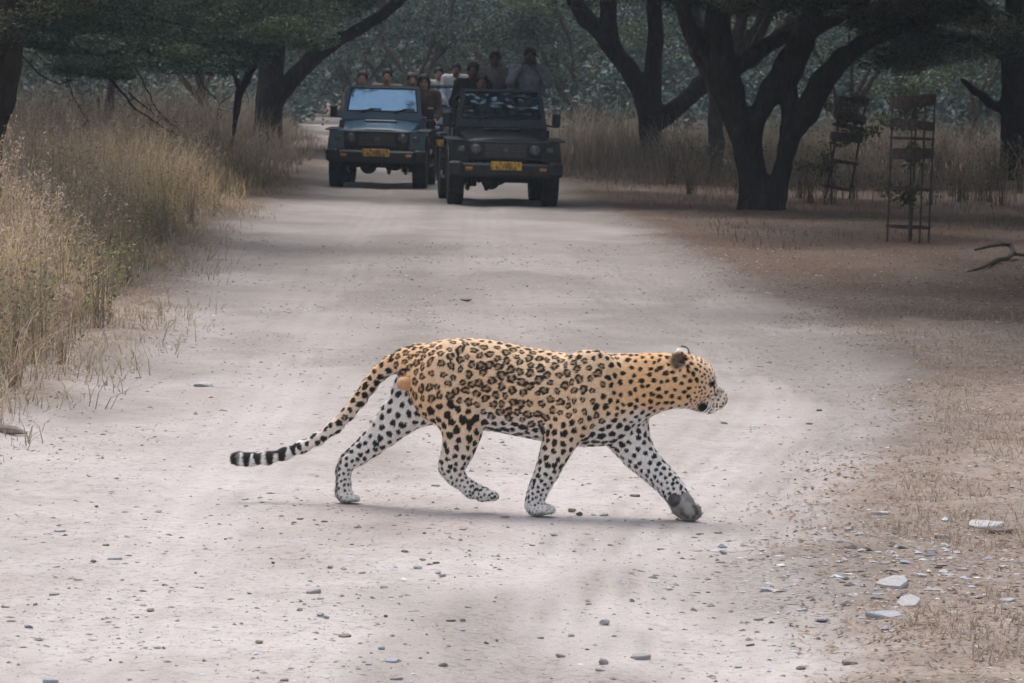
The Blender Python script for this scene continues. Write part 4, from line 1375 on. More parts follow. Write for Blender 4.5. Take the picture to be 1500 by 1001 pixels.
    for i, (px, Yd, k, s, lab) in enumerate(spots):
        x = AT(px, 200, Yd)[0]
        root = empty('acacia_tree', (x, Yd, 0.0), r.uniform(0, 6.28)); root.scale = (s, s, s * r.uniform(.92, 1.1))
        look = ['grey green', 'pale green', 'feathery blue green', 'dark leaved'][k]
        where = ('beyond the left bank' if px < 200 else 'beyond the leaning tree' if px < 480 else 'behind the teal jeep' if px < 650 else 'behind the dark jeep' if px < 870 else 'between the two forked trees' if px < 1180 else 'beyond the tree guards')
        tag(root, lab or '%s acacia %s in the %s row of the wood' % (look, where, 'nearer' if Yd < 125 else 'farthest'), 'tree', 'trees in the far wood')
        link('trunk', protos[k][0], M_bark2, root); link('crown', protos[k][1], None, root)
    dense = []
    for k in range(2):
        q = np.random.default_rng(90 + k); pads = []
        for i in range(64):
            a, rad = q.random() * 6.283, 4.0 * q.random() ** .5
            s = q.uniform(.7, 1.2); pads.append(((rad * math.cos(a), rad * math.sin(a), 3.0 + 2.2 * q.random()), (s, s, s * .5)))
        dense.append(crown_mesh('crown', pads, 230, .085, .135, 'dark', 92 + k))
    # ---- roadside trees whose crowns close over the track (trunks stand outside the picture)
    for i, (x, y, k, s, lab) in enumerate([(8.6, 40.0, 0, 1.15, 'spreading roadside tree shading the ground right of the tree guard'), (11.5, 51.0, 3, 1.25, 'tall roadside tree on the right shading the forked tree'),
                                           (-9.5, 47.0, 0, 1.2, 'roadside tree behind the thick left trunk shading the bank'), (-11.5, 58.0, 3, 1.2, 'roadside tree standing left of the low feathery acacia'), (6.6, 31.0, 1, 1.30, 'pale leaved roadside tree overhanging the bend of the track'), (7.6, 36.0, 0, 1.2, 'roadside tree between the overhanging pale tree and the tree guard'), (-6.9, 40.5, 2, 1.15, 'roadside tree on the left bank just behind the thick dark trunk'), (3.6, 72.0, 2, 1.3, 'roadside tree arching over the track behind the dark jeep')]):
        root = empty('acacia_tree', (x, y, 0.0), 1.3 * i); root.scale = (s, s, s * 1.08); tag(root, lab, 'tree')
        link('trunk', protos[k][0], M_bark, root); link('crown', dense[i % 2], None, root)
    # ---- distant wood as one mass
    pads = []
    for k in range(0):                                  # undergrowth in front of it
        y = r.uniform(132, 156); x = r.uniform(-.20, .20) * y; s = r.uniform(1.0, 1.9)
        pads.append(((x, y, r.uniform(.3, 2.4)), (s, s, s * .8)))
    side = []
    for k in range(420):                                 # the wood goes on to both sides and overhead
        y = r.uniform(44, 158); x = (1 if r.random() < .5 else -1) * r.uniform(15.5, 34); s = r.uniform(1.6, 2.8)
        side.append(((x, y, 9.0 * r.random()), (s, s, s * .75)))
    for k in range(150):
        y = r.uniform(62, 92); x = r.uniform(-17, 17); s = r.uniform(1.2, 2.0)
        side.append(((x, y, r.uniform(6.0, 9.0)), (s, s, s * .45)))
    for k in range(170):
        y = r.uniform(152, 196); x = r.uniform(-.24, .24) * y; s = r.uniform(1.4, 2.4); pads.append(((x, y, 2.8 * r.random()), (s, s, s * .75)))
    for k in range(620):
        y = r.uniform(158, 200); x = r.uniform(-.30, .30) * y; z = 9.5 * r.random() ** 1.1
        s = r.uniform(1.5, 2.6); pads.append(((x, y, z), (s, s, s * .75)))
    bush = []
    for k in range(330):
        y = r.uniform(104, 156); x = r.uniform(-.19, .19) * y; s = r.uniform(.7, 1.5)
        if abs(x + 4.0) < 3.0 and y < 140: continue
        bush.append(((x, y, r.uniform(.2, 1.9)), (s, s, s * .8)))
    for k in range(0):
        y = r.uniform(64, 98); x = r.uniform(.02, .15) * y if r.random() < .7 else -r.uniform(.07, .16) * y; s = r.uniform(.25, .60)
        bush.append(((x, y, s * .6), (s * 1.2, s, s)))
    ob = link('undergrowth', crown_mesh('undergrowth', bush, 190, .058, .098, 'far', 78, vol=.4)); tag(ob, 'dim green undergrowth between the far trees', 'undergrowth', kind='stuff')
    os_ = link('side_wood', crown_mesh('side_wood', side, 62, .17, .285, 'far', 79, vol=.5)); tag(os_, 'wood going on to both sides of the track', 'wood', kind='stuff')
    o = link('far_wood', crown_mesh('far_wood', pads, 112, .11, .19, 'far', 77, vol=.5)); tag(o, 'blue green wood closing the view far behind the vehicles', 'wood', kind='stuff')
build_trees()
# ------------------------------------------------------------------ open safari jeeps
def paint_material(name, c, dust, coat=.5):
    m, nt, p = new_mat(name)
    L = nt.links.new
    tc = nd(nt, 'ShaderNodeTexCoord')
    n1 = nd(nt, 'ShaderNodeTexNoise', in_Scale=3.0, in_Detail=6.0, in_Roughness=.65); L(tc.outputs['Object'], n1.inputs[0])
    n2 = nd(nt, 'ShaderNodeTexNoise', in_Scale=40.0, in_Detail=4.0); L(tc.outputs['Object'], n2.inputs[0])
    f = ramp(nt, n1.outputs[0], [(.42, (0, 0, 0)), (.75, (dust, dust, dust))]).outputs[0]
    L(mixc(nt, f, c, (.24, .20, .17)), p.inputs['Base Color'])
    r = ramp(nt, n2.outputs[0], [(.3, (.26, .26, .26)), (.7, (.42, .42, .42))]).outputs[0]
    L(r, p.inputs['Roughness'])
    p.inputs['Coat Weight'].default_value = coat; p.inputs['Specular IOR Level'].default_value = .3 + .4 * coat; p.inputs['Coat Roughness'].default_value = .18
    return m

def glass_material(name, refl, wrinkle, tint, sheen=(.86, .93, 1), patchy=False):
    m, nt, p = new_mat(name)
    L = nt.links.new
    nt.nodes.remove(p)
    out = nt.nodes['Material Output']
    tr = nd(nt, 'ShaderNodeBsdfTransparent'); tr.inputs[0].default_value = (*tint, 1)
    gl = nd(nt, 'ShaderNodeBsdfGlossy', in_Roughness=.05); gl.inputs[0].default_value = (*sheen, 1)
    lw = nd(nt, 'ShaderNodeLayerWeight', in_Blend=.35)
    ma = nd(nt, 'ShaderNodeMath', operation='MULTIPLY_ADD'); ma.inputs[1].default_value = .6; ma.inputs[2].default_value = refl
    L(lw.outputs['Fresnel'], ma.inputs[0])
    mx = nd(nt, 'ShaderNodeMixShader'); L(ma.outputs[0], mx.inputs[0]); L(tr.outputs[0], mx.inputs[1]); L(gl.outputs[0], mx.inputs[2])
    tc = nd(nt, 'ShaderNodeTexCoord')
    mp = nd(nt, 'ShaderNodeMapping'); mp.inputs['Rotation'].default_value = (0, R(35), 0); mp.inputs['Scale'].default_value = (2.2, 1, 5.0)
    L(tc.outputs['Object'], mp.inputs[0])
    no = nd(nt, 'ShaderNodeTexNoise', in_Scale=.9, in_Detail=2.0, in_Distortion=1.8); L(mp.outputs[0], no.inputs[0])
    if patchy:                           # broken reflection of sky and branches, drawn as noise streaks
        mp2 = nd(nt, 'ShaderNodeMapping'); mp2.inputs['Rotation'].default_value = (0, R(-38), 0); mp2.inputs['Scale'].default_value = (3.2, 1, 9.0); L(tc.outputs['Object'], mp2.inputs[0])
        n2 = nd(nt, 'ShaderNodeTexNoise', in_Scale=1.0, in_Detail=3.0, in_Distortion=1.4); L(mp2.outputs[0], n2.inputs[0])
        rr_ = ramp(nt, n2.outputs[0], [(.50, (.06, .06, .06)), (.64, (1, 1, 1))]).outputs[0]
        m2 = nd(nt, 'ShaderNodeMath', operation='MULTIPLY'); L(ma.outputs[0], m2.inputs[0]); L(rr_, m2.inputs[1]); L(m2.outputs[0], mx.inputs[0])
    b = nd(nt, 'ShaderNodeBump', in_Strength=wrinkle, in_Distance=.9); L(no.outputs[0], b.inputs['Height']); L(b.outputs[0], gl.inputs['Normal'])
    L(mx.outputs[0], out.inputs[0])
    return m

def plate_material():
    m, nt, p = new_mat('yellow_plate')
    L = nt.links.new
    tc = nd(nt, 'ShaderNodeTexCoord'); mp = nd(nt, 'ShaderNodeMapping'); mp.inputs['Scale'].default_value = (38, 1, 16)
    L(tc.outputs['Object'], mp.inputs[0])
    no = nd(nt, 'ShaderNodeTexNoise', in_Scale=1.0, in_Detail=1.0); L(mp.outputs[0], no.inputs[0])
    L(ramp(nt, no.outputs[0], [(.40, (.20, .11, .02)), (.56, (.62, .36, .05))]).outputs[0], p.inputs['Base Color'])
    p.inputs['Roughness'].default_value = .5
    return m

M_rubber = simple('tyre_rubber', (.022, .021, .022), .85, 0, .3, 20, .3, .2)
M_black = simple('black_trim', (.020, .020, .023), .55, 0, .3, 15, .1, .35)
M_steel = simple('dull_steel', (.12, .12, .125), .45, .6, .25, 20)
M_lamp = simple('lamp_glass', (.10, .105, .11), .10, .3, .3, 60)
M_amber = simple('amber_lens', (.35, .14, .03), .2, 0, .1, 30)
M_seat = simple('seat_vinyl', (.055, .045, .040), .6, 0, .25, 20, .1)
M_under = simple('underbody', (.018, .017, .017), .9, 0, .3, 9, .4, .1)
M_plate = plate_material()
M_white = simple('white_tape', (.65, .65, .63), .6, 0, .1, 30)

def safari_jeep(label, loc, rz, paint, glass, badge=True, group='safari jeeps on the track'):
    J = empty('safari_jeep', loc, rz); tag(J, label, 'jeep', group)
    # +y runs from the nose to the tail, front axle at y = 0
    mb = MB()                                                     # tub: floor, sides, tail
    mb.box((0, 1.75, .52), (1.30, 2.55, .06))
    for s in (-1, 1):
        mb.prism([(.52, .50), (.52, 1.02), (.95, 1.02), (1.02, .86), (1.55, .86), (1.62, 1.00), (3.02, 1.00), (3.02, .62), (2.86, .62), (2.74, .80), (2.56, .88), (2.32, .88), (2.12, .80), (2.02, .56), (1.98, .50)], 'x', s * .64 - .025, s * .64 + .025)
        mb.box((s * .70, 2.44, .91), (.16, .98, .045), bev=.02)
    mb.box((0, 3.02, .78), (1.30, .05, .46), bev=.02)
    mb.box((0, .50, .82), (1.24, .06, .46))
    mb.build('body', paint, J)
    mb = MB()                                                     # bonnet, domed across and sloping forward
    xs = np.linspace(-1, 1, 9); ysr = np.array([-.50, -.47, -.2, .15, .50])
    V = []
    for i, y in enumerate(ysr):
        hw = np.interp(y, [-.5, .5], [.52, .575]); zt = np.interp(y, [-.50, -.47, .5], [.885, .915, 1.035])
        for x in xs:
            V.append((x * hw, y, zt - .035 * abs(x) ** 3 + .012 * (1 - x * x)))
        for x in xs[::-1]:
            V.append((x * hw, y, zt - .10))
    n = 18; F = [tuple(range(n)), tuple(4 * n + k for k in range(n - 1, -1, -1))]
    for i in range(4):
        for k in range(n):
            l = (k + 1) % n; F.append((i * n + k, i * n + l, (i + 1) * n + l, (i + 1) * n + k))
    mb.add(V, F)
    hood = mb.build('bonnet', paint, J, False)
    mb = MB(); mb.box((0, .25, 1.022), (.50, .22, .035), bev=.012); mb.build('air_scoop', paint, hood)
    for s in (-1, 1):                                             # front wings with wheel arches
        mb = MB()
        mb.prism([(-.52, .60), (-.52, .878), (.50, .898), (.50, .50), (.44, .52), (.36, .68), (.18, .79), (-.10, .79), (-.30, .70), (-.40, .58)], 'x', s * .50, s * .735)
        w = mb.build('wing', paint, J)
        mb = MB()
        mb.box((s * .70, -.02, .893), (.20, 1.06, .022), rot=(R(1.2), 0, 0), bev=.008)
        for a in range(9):
            t0, t1 = math.pi * (a / 9), math.pi * ((a + 1) / 9)
            p0, p1 = (-.41 * math.cos(t0), .40 + .40 * math.sin(t0)), (-.41 * math.cos(t1), .40 + .40 * math.sin(t1))
            mb.tube([(s * .75, p0[0], p0[1]), (s * .75, p1[0], p1[1])], .024, 6)
        mb.build('flare', M_black, w)
    mb = MB(); mb.box((0, -.505, .745), (1.02, .05, .27), bev=.015)
    gr = mb.build('grille', M_black, J)
    for k in range(7):
        mb = MB(); mb.box((0, -.536, .665 + k * .026), (.56, .012, .010)); mb.build('slat', M_steel, gr)
    if badge:
        mb = MB(); mb.box((0, -.545, .755), (.07, .01, .05), bev=.004); mb.build('badge', M_steel, gr)
    for s in (-1, 1):
        mb = MB(); mb.lathe([(.075, -.555), (.092, -.552), (.098, -.535), (.098, -.50)], (s * .40, 0, .757), 'y', 18)
        hl = mb.build('headlight', M_black, J)
        mb = MB(); mb.lathe([(.005, -.585), (.04, -.578), (.065, -.566), (.078, -.553)], (s * .40, 0, .757), 'y', 18); mb.build('lens', M_lamp, hl, True)
        mb = MB(); mb.box((s * .60, -.528, .76), (.10, .03, .075), bev=.012); mb.build('side_lamp', M_lamp, J)
        mb = MB(); mb.box((s * .50, -.70, .50), (.10, .02, .045), bev=.008); mb.build('indicator', M_amber, J)
    mb = MB(); mb.box((0, -.62, .485), (1.20, .14, .19), bev=.03)
    for s in (-1, 1):
        mb.box((s * .66, -.57, .50), (.20, .20, .20), rot=(0, 0, s * R(22)), bev=.03)
    mb.build('bumper', M_black, J)
    mb = MB(); mb.box((.0, -.70, .545), (.42, .012, .115), bev=.004)
    mb.build('number_plate', M_plate, J)
    # windscreen: frame, pane, wipers
    tilt = R(18); base = np.array([0, .53, 1.045]); up = np.array([0, math.sin(tilt), math.cos(tilt)])
    def wp(x, v): return base + np.array([x, 0, 0]) + up * v
    def bar(mb, a, b, w): mb.tube([a, b], w, 6)
    H = .545
    mb = MB()
    def slab(mb, pts, th):
        nrm = np.array([0, -math.cos(tilt), math.sin(tilt)])
        V = [p - nrm * th / 2 for p in pts] + [p + nrm * th / 2 for p in pts]; k = len(pts)
        F = [tuple(range(k - 1, -1, -1)), tuple(range(k, 2 * k))] + [(i, (i + 1) % k, k + (i + 1) % k, k + i) for i in range(k)]
        mb.add(V, F)
    wb, wt = .625, .555
    xw = lambda v: wb + (wt - wb) * v / H
    slab(mb, [wp(-wb, 0), wp(wb, 0), wp(xw(.13), .13), wp(-xw(.13), .13)], .05)
    slab(mb, [wp(-xw(H - .045), H - .045), wp(xw(H - .045), H - .045), wp(wt, H), wp(-wt, H)], .05)
    for s in (-1, 1):
        q = [wp(s * xw(.13), .13), wp(s * xw(H - .045), H - .045), wp(s * (xw(H - .045) - .065), H - .045), wp(s * (xw(.13) - .065), .13)]
        slab(mb, q, .05)
    fr = mb.build('windscreen_frame', paint, J)
    mb = MB(); slab(mb, [wp(-xw(.13) + .06, .125), wp(xw(.13) - .06, .125), wp(xw(H - .045) - .06, H - .04), wp(-xw(H - .045) + .06, H - .04)], .006)
    mb.build('windscreen', glass, fr)
    mb = MB()
    c = [wp(x, v) + np.array([0, -.030, .01]) for x, v in ((-xw(.13) + .06, .125), (xw(.13) - .06, .125), (xw(H - .045) - .06, H - .04), (-xw(H - .045) + .06, H - .04))]
    for a, b in zip(c, c[1:] + c[:1]): mb.tube([a, b], .010, 6)
    mb.build('rubber_seal', M_black, fr)
    for x0 in (-.32, .20):
        mb = MB(); mb.tube([wp(x0, .085) + np.array([0, -.04, .015]), wp(x0 + .14, .150) + np.array([0, -.045, .02]), wp(x0 + .30, .145) + np.array([0, -.045, .02])], .012, 5)
        mb.tube([wp(x0 - .06, .11) + np.array([0, -.04, .02]), wp(x0 + .30, .155) + np.array([0, -.042, .02])], .008, 5); mb.build('wiper', M_black, fr)
    for s in (-1, 1):
        mb = MB(); mb.tube([wp(s * .60, .05), (s * .72, .50, 1.07)], .014, 6); mb.box((s * .755, .48, 1.155), (.115, .05, .19), bev=.022)
        mi = mb.build('mirror', M_black, J)
        mb = MB(); mb.box((s * .755, .508, 1.155), (.09, .006, .15)); mb.build('mirror_glass', M_lamp, mi)
    # wheels
    tyre = bpy.data.meshes.new('tyre'); rim = None
    for y in (0.0, 2.375):
        for s in (-1, 1):
            w = empty('wheel', (s * .645, y, .355)); w.parent = J
            mb = MB(); prof = [(.20, -.09), (.30, -.108), (.338, -.104), (.356, -.085), (.360, -.04), (.360, .04), (.356, .085), (.338, .104), (.30, .108), (.20, .09)]
            mb.lathe(prof, (0, 0, 0), 'x', 30)
            for q in range(30):
                a = 2 * math.pi * q / 30
                for sx in (-1, 1):
                    mb.box((sx * .062, .358 * math.cos(a + sx * .05), .358 * math.sin(a + sx * .05)), (.065, .030, .022), rot=(a - math.pi / 2 + sx * .05, 0, 0))
            mb.build('tyre', M_rubber, w)
            mb = MB(); mb.lathe([(.05, s * .045), (.12, s * .050), (.185, s * .075), (.20, s * .085), (.20, -s * .085)], (0, 0, 0), 'x', 20)
            mb.lathe([(.005, s * .085), (.045, s * .08), (.05, s * .04)], (0, 0, 0), 'x', 12); mb.build('rim', M_steel, w)
    # underbody: axles, differential, springs, skid, exhaust
    for y in (0.0, 2.375):
        mb = MB(); mb.tube([(-.60, y, .345), (.60, y, .345)], .045, 8)
        mb.lathe([(.02, -.13), (.10, -.09), (.135, 0), (.10, .09), (.02, .13)], (-.16 if y == 0 else .1, y, .335), 'y', 14)
        for s in (-1, 1):
            mb.box((s * .40, y, .31), (.09, .17, .13), bev=.015)
        mb.build('axle', M_under, J)
    mb = MB(); mb.box((0, .95, .455), (.98, 2.8, .16)); mb.box((-.12, .1, .39), (.34, .8, .12), taper=(1.3, 1.1)); mb.box((.24, .35, .40), (.20, .5, .10))
    for s in (-1, 1):
        mb.box((s * .42, 1.2, .44), (.10, 3.5, .12))
    mb.box((0, -.42, .47), (.9, .2, .16))
    mb.build('chassis', M_under, J)
    for s in (-1, 1):
        mb = MB(); mb.box((s * .645, 2.86, .40), (.23, .015, .34)); mb.build('mud_flap', M_rubber, J)
        mb = MB(); mb.tube([(s * .73, .62, .40), (s * .74, .72, .33), (s * .74, 1.75, .33), (s * .73, 1.85, .40)], .022, 7); mb.build('side_step', M_black, J)
        mb = MB(); mb.tube([(s * .64, 1.62, 1.0), (s * .64, 1.64, 1.22), (s * .64, 2.9, 1.22), (s * .64, 3.0, 1.0)], .017, 7); mb.build('side_rail', M_black, J)
    # seats: two in front, two raised benches
    for s in (-1, 1):
        st = empty('front_seat', (s * .32, 1.18, .55)); st.parent = J
        mb = MB(); mb.box((0, 0, .22), (.46, .48, .16), bev=.05); mb.build('cushion', M_seat, st)
        mb = MB(); mb.box((0, .25, .50), (.44, .13, .56), rot=(R(-12), 0, 0), bev=.05); mb.build('backrest', M_seat, st)
    for y, z in ((1.95, .90), (2.70, .98)):
        st = empty('bench', (0, y, .55)); st.parent = J
        mb = MB(); mb.box((0, -.02, z - .55 - .05), (1.16, .44, .10), bev=.04); mb.build('cushion', M_seat, st)
        mb = MB(); mb.box((0, .23, z - .55 + .22), (1.14, .09, .40), rot=(R(-8), 0, 0), bev=.035); mb.build('backrest', M_seat, st)
        for s in (-1, 1):
            mb = MB(); mb.box((s * .5, 0, (z - .65) / 2 - .01), (.06, .36, z - .65)); mb.build('support', M_black, st)
    mb = MB(); mb.tube([(-.32 + .17 * math.cos(a), .80 + .06 * math.sin(a), 1.02 + .16 * math.sin(a)) for a in np.linspace(0, 2 * math.pi, 17)], .014, 6, False); mb.tube([(-.32, .80, 1.02), (-.32, .55, .90)], .02, 6); mb.build('steering_wheel', M_black, J)
    mb = MB(); mb.tube([(-.60, 1.55, 1.0), (-.60, 1.56, 1.42), (-.52, 1.56, 1.50), (.52, 1.56, 1.50), (.60, 1.56, 1.42), (.60, 1.55, 1.0)], .022, 8); mb.build('grab_bar', M_black, J)
    return J

# ------------------------------------------------------------------ people
M_skin = me_mat('skin', .55, .3)
def cloth(name, c): return simple(name, c, .85, 0, .22, 18, .25, .1)

def person(label, loc, rz, pose, skin, shirt, trousers, hair, arms='rest', build=1.0, long_hair=False, lean=0.0, turn=0.0, tilt=0.0, group=None):
    """loc: feet (standing) or seat point (sitting); the figure faces -y before rz"""
    root = empty('person', loc, rz); tag(root, label, 'person', group)
    stand = pose == 'stand'
    hz = .93 if stand else .10
    cl, sl = math.cos(lean), math.sin(lean)
    def T(x, y, z):                      # torso frame leaning forward about the hips
        dz = z; return np.array([x, y * cl - dz * sl, hz + dz * cl + y * sl])
    chest, neck = T(0, 0, .36), T(0, -.01, .52)
    head = T(0, -.035, .665)
    sh = [T(s * .185 * build, 0, .475) for s in (-1, 1)]
    if arms == 'rail':
        el = [T(s * .27, -.16, .24) for s in (-1, 1)]; ha = [T(s * .17, -.36, .20) for s in (-1, 1)]
    elif arms == 'camera':
        el = [T(s * .27, -.20, .30) for s in (-1, 1)]; ha = [head + np.array([s * .065, -.15, -.05]) for s in (-1, 1)]
    elif arms == 'wheel':
        el = [T(s * .27, -.20, .22) for s in (-1, 1)]; ha = [T(s * .15, -.44, .30) for s in (-1, 1)]
    else:
        el = [T(s * .26, -.05, .20) for s in (-1, 1)]; ha = [T(s * .19, -.28, .06) for s in (-1, 1)]
    hips = [np.array([s * .095, 0, hz]) for s in (-1, 1)]
    if stand:
        kn = [np.array([s * .11, -.02, .50]) for s in (-1, 1)]; an = [np.array([s * .12, .03, .09]) for s in (-1, 1)]
    else:
        kn = [np.array([s * .13, -.42, hz + .03]) for s in (-1, 1)]; an = [np.array([s * .13, -.46, hz - .40]) for s in (-1, 1)]
    lo = np.array([-.45, -.75, min(0, hz - .55) - .02]); hi = np.array([.45, .35, head[2] + .2])
    Hm = np.array(Euler((tilt, 0, turn)).to_matrix())
    hp = lambda x, y, z: head + Hm @ np.array([x, y, z])
    f = Field(lo, hi, .026)
    f.ell(hp(0, .012, .025), (.077, .096, .095), .02); f.ell(hp(0, -.025, -.045), (.062, .070, .075), .03)
    f.cone(hp(0, -.098, .005), hp(0, -.112, -.028), .011, .016, .012)
    for s in (-1, 1): f.ell(hp(s * .078, .012, -.01), (.012, .020, .030), .01)
    f.cone(neck - np.array([0, 0, .06]), hp(0, .015, -.07), .058, .054, .03)
    f.cone(T(0, 0, .06), chest, .13 * build, .145 * build, .05); f.cone(T(0, 0, .34), T(0, 0, .45), .14 * build, .10 * build, .05)
    for i in (0, 1):
        f.chain([(sh[i], .060), (el[i], .044), (ha[i] + (el[i] - ha[i]) * .12, .030)], .03)
        f.chain([(hips[i], .095), (kn[i], .062), (an[i], .042)], .03); f.cone(an[i], an[i] + np.array([0, -.15, -.05]), .042, .036, .02)
    V, Q = f.mesh(2)
    verts, faces, nb = [V], [Q], len(V)
    for i in (0, 1):                     # hands with five fingers
        s = -1 if i == 0 else 1
        w = ha[i]; d = (w - el[i]); d /= np.linalg.norm(d); up = np.array([0, 0, 1.0]); sd = np.cross(d, up); sd /= np.linalg.norm(sd) + 1e-9; nn = np.cross(sd, d)
        g = Field(w - .14, w + .14, .0098)
        g.cone(w - d * .02, w + d * .045, .027, .034, .01); g.ell(w + d * .05, (.040, .040, .020), .012)
        for k in range(4):
            b0 = w + d * .075 + sd * (k - 1.5) * .0205; ln = (.066, .078, .073, .056)[k]
            g.chain([(b0, .0095), (b0 + d * ln * .5 - nn * .008, .0088), (b0 + d * ln * .75 - nn * .030, .0075)], .003)
        b0 = w + d * .015 - sd * s * .030
        g.chain([(b0, .013), (b0 + d * .03 - sd * s * .022, .011), (b0 + d * .055 - sd * s * .026 - nn * .010, .009)], .005)
        a, b = g.mesh(1)
        verts.append(a); faces.append(b + nb); nb += len(a)
    V = np.concatenate(verts); Q = np.concatenate(faces)
    C = np.tile(np.array(skin), (len(V), 1)) * (1 + .08 * noise3(V[:, 0] * 25, V[:, 1] * 25, V[:, 2] * 25, 3))[:, None]
    L = (V - head) @ Hm
    def mark(x, y, z, r0, c, asp=1.0):
        d = np.sqrt((L[:, 0] - x) ** 2 + .6 * (L[:, 1] - y) ** 2 + ((L[:, 2] - z) * asp) ** 2); w = 1 - sstep(r0 * .7, r0 * 1.2, d)
        C[:] = C + (np.array(c) - C) * w[:, None]
    for s in (-1, 1):
        mark(s * .032, -.085, .008, .016, (.03, .025, .022), 1.4); mark(s * .033, -.09, .036, .022, (.04, .03, .025), 3.0)
    mark(0, -.09, -.062, .025, (skin[0] * .6, skin[1] * .42, skin[2] * .42), 2.6)
    link('body', mesh_np('body', V, Q, True, np.clip(C, .01, .8)), M_skin, root)
    f = Field(lo, hi, .026)              # shirt
    f.cone(T(0, 0, -.02), chest, .155 * build, .168 * build, .06); f.cone(T(0, 0, .34), T(0, 0, .455), .165 * build, .115 * build, .06)
    for i in (0, 1):
        f.chain([(sh[i], .080), (el[i], .060), (el[i] + (ha[i] - el[i]) * (.75 if i else .7), .046)], .05)
        f.cone(T(0, 0, .46), sh[i], .10, .080, .05)
    f.cone(neck - np.array([0, 0, .05]), neck + np.array([0, 0, .01]), .078, .072, .02)
    V, Q = f.mesh(1); N = normals_of(V, Q)
    V = V + N * (.010 * noise3(V[:, 0] * 13, V[:, 1] * 13, V[:, 2] * 9, 5))[:, None]
    link('shirt', mesh_np('shirt', V, Q, True), cloth('shirt_cloth', shirt), root)
    f = Field(lo, hi, .030)              # trousers
    f.ell((0, .01, hz + .02), (.175 * build, .14, .13), .05)
    for i in (0, 1): f.chain([(hips[i], .108), (kn[i], .078), (an[i] + np.array([0, 0, .03]), .060)], .04)
    V, Q = f.mesh(1)
    link('trousers', mesh_np('trousers', V, Q, True), cloth('trouser_cloth', trousers), root)
    f = Field(head - .25 - np.array([0, 0, .2]), head + .25, .017)      # hair
    f.ell(hp(0, .022, .042), (.090, .105, .098), .02)
    if long_hair:
        f.cone(hp(0, .07, .02), hp(0, .09, -.20), .085, .06, .03)
        for s in (-1, 1): f.cone(hp(s * .072, .02, .03), hp(s * .080, .03, -.16), .030, .026, .03)
    f.ell(hp(0, -.095, -.035), (.074, .062, .098), .015, sub=True)
    V, Q = f.mesh(1); N = normals_of(V, Q)
    V = V + N * (.010 * noise3(V[:, 0] * 40, V[:, 1] * 40, V[:, 2] * 40, 9))[:, None]
    link('hair', mesh_np('hair', V, Q, True), simple('hair_strands', hair, .6, 0, .3, 60, .4, .3), root)
    return root

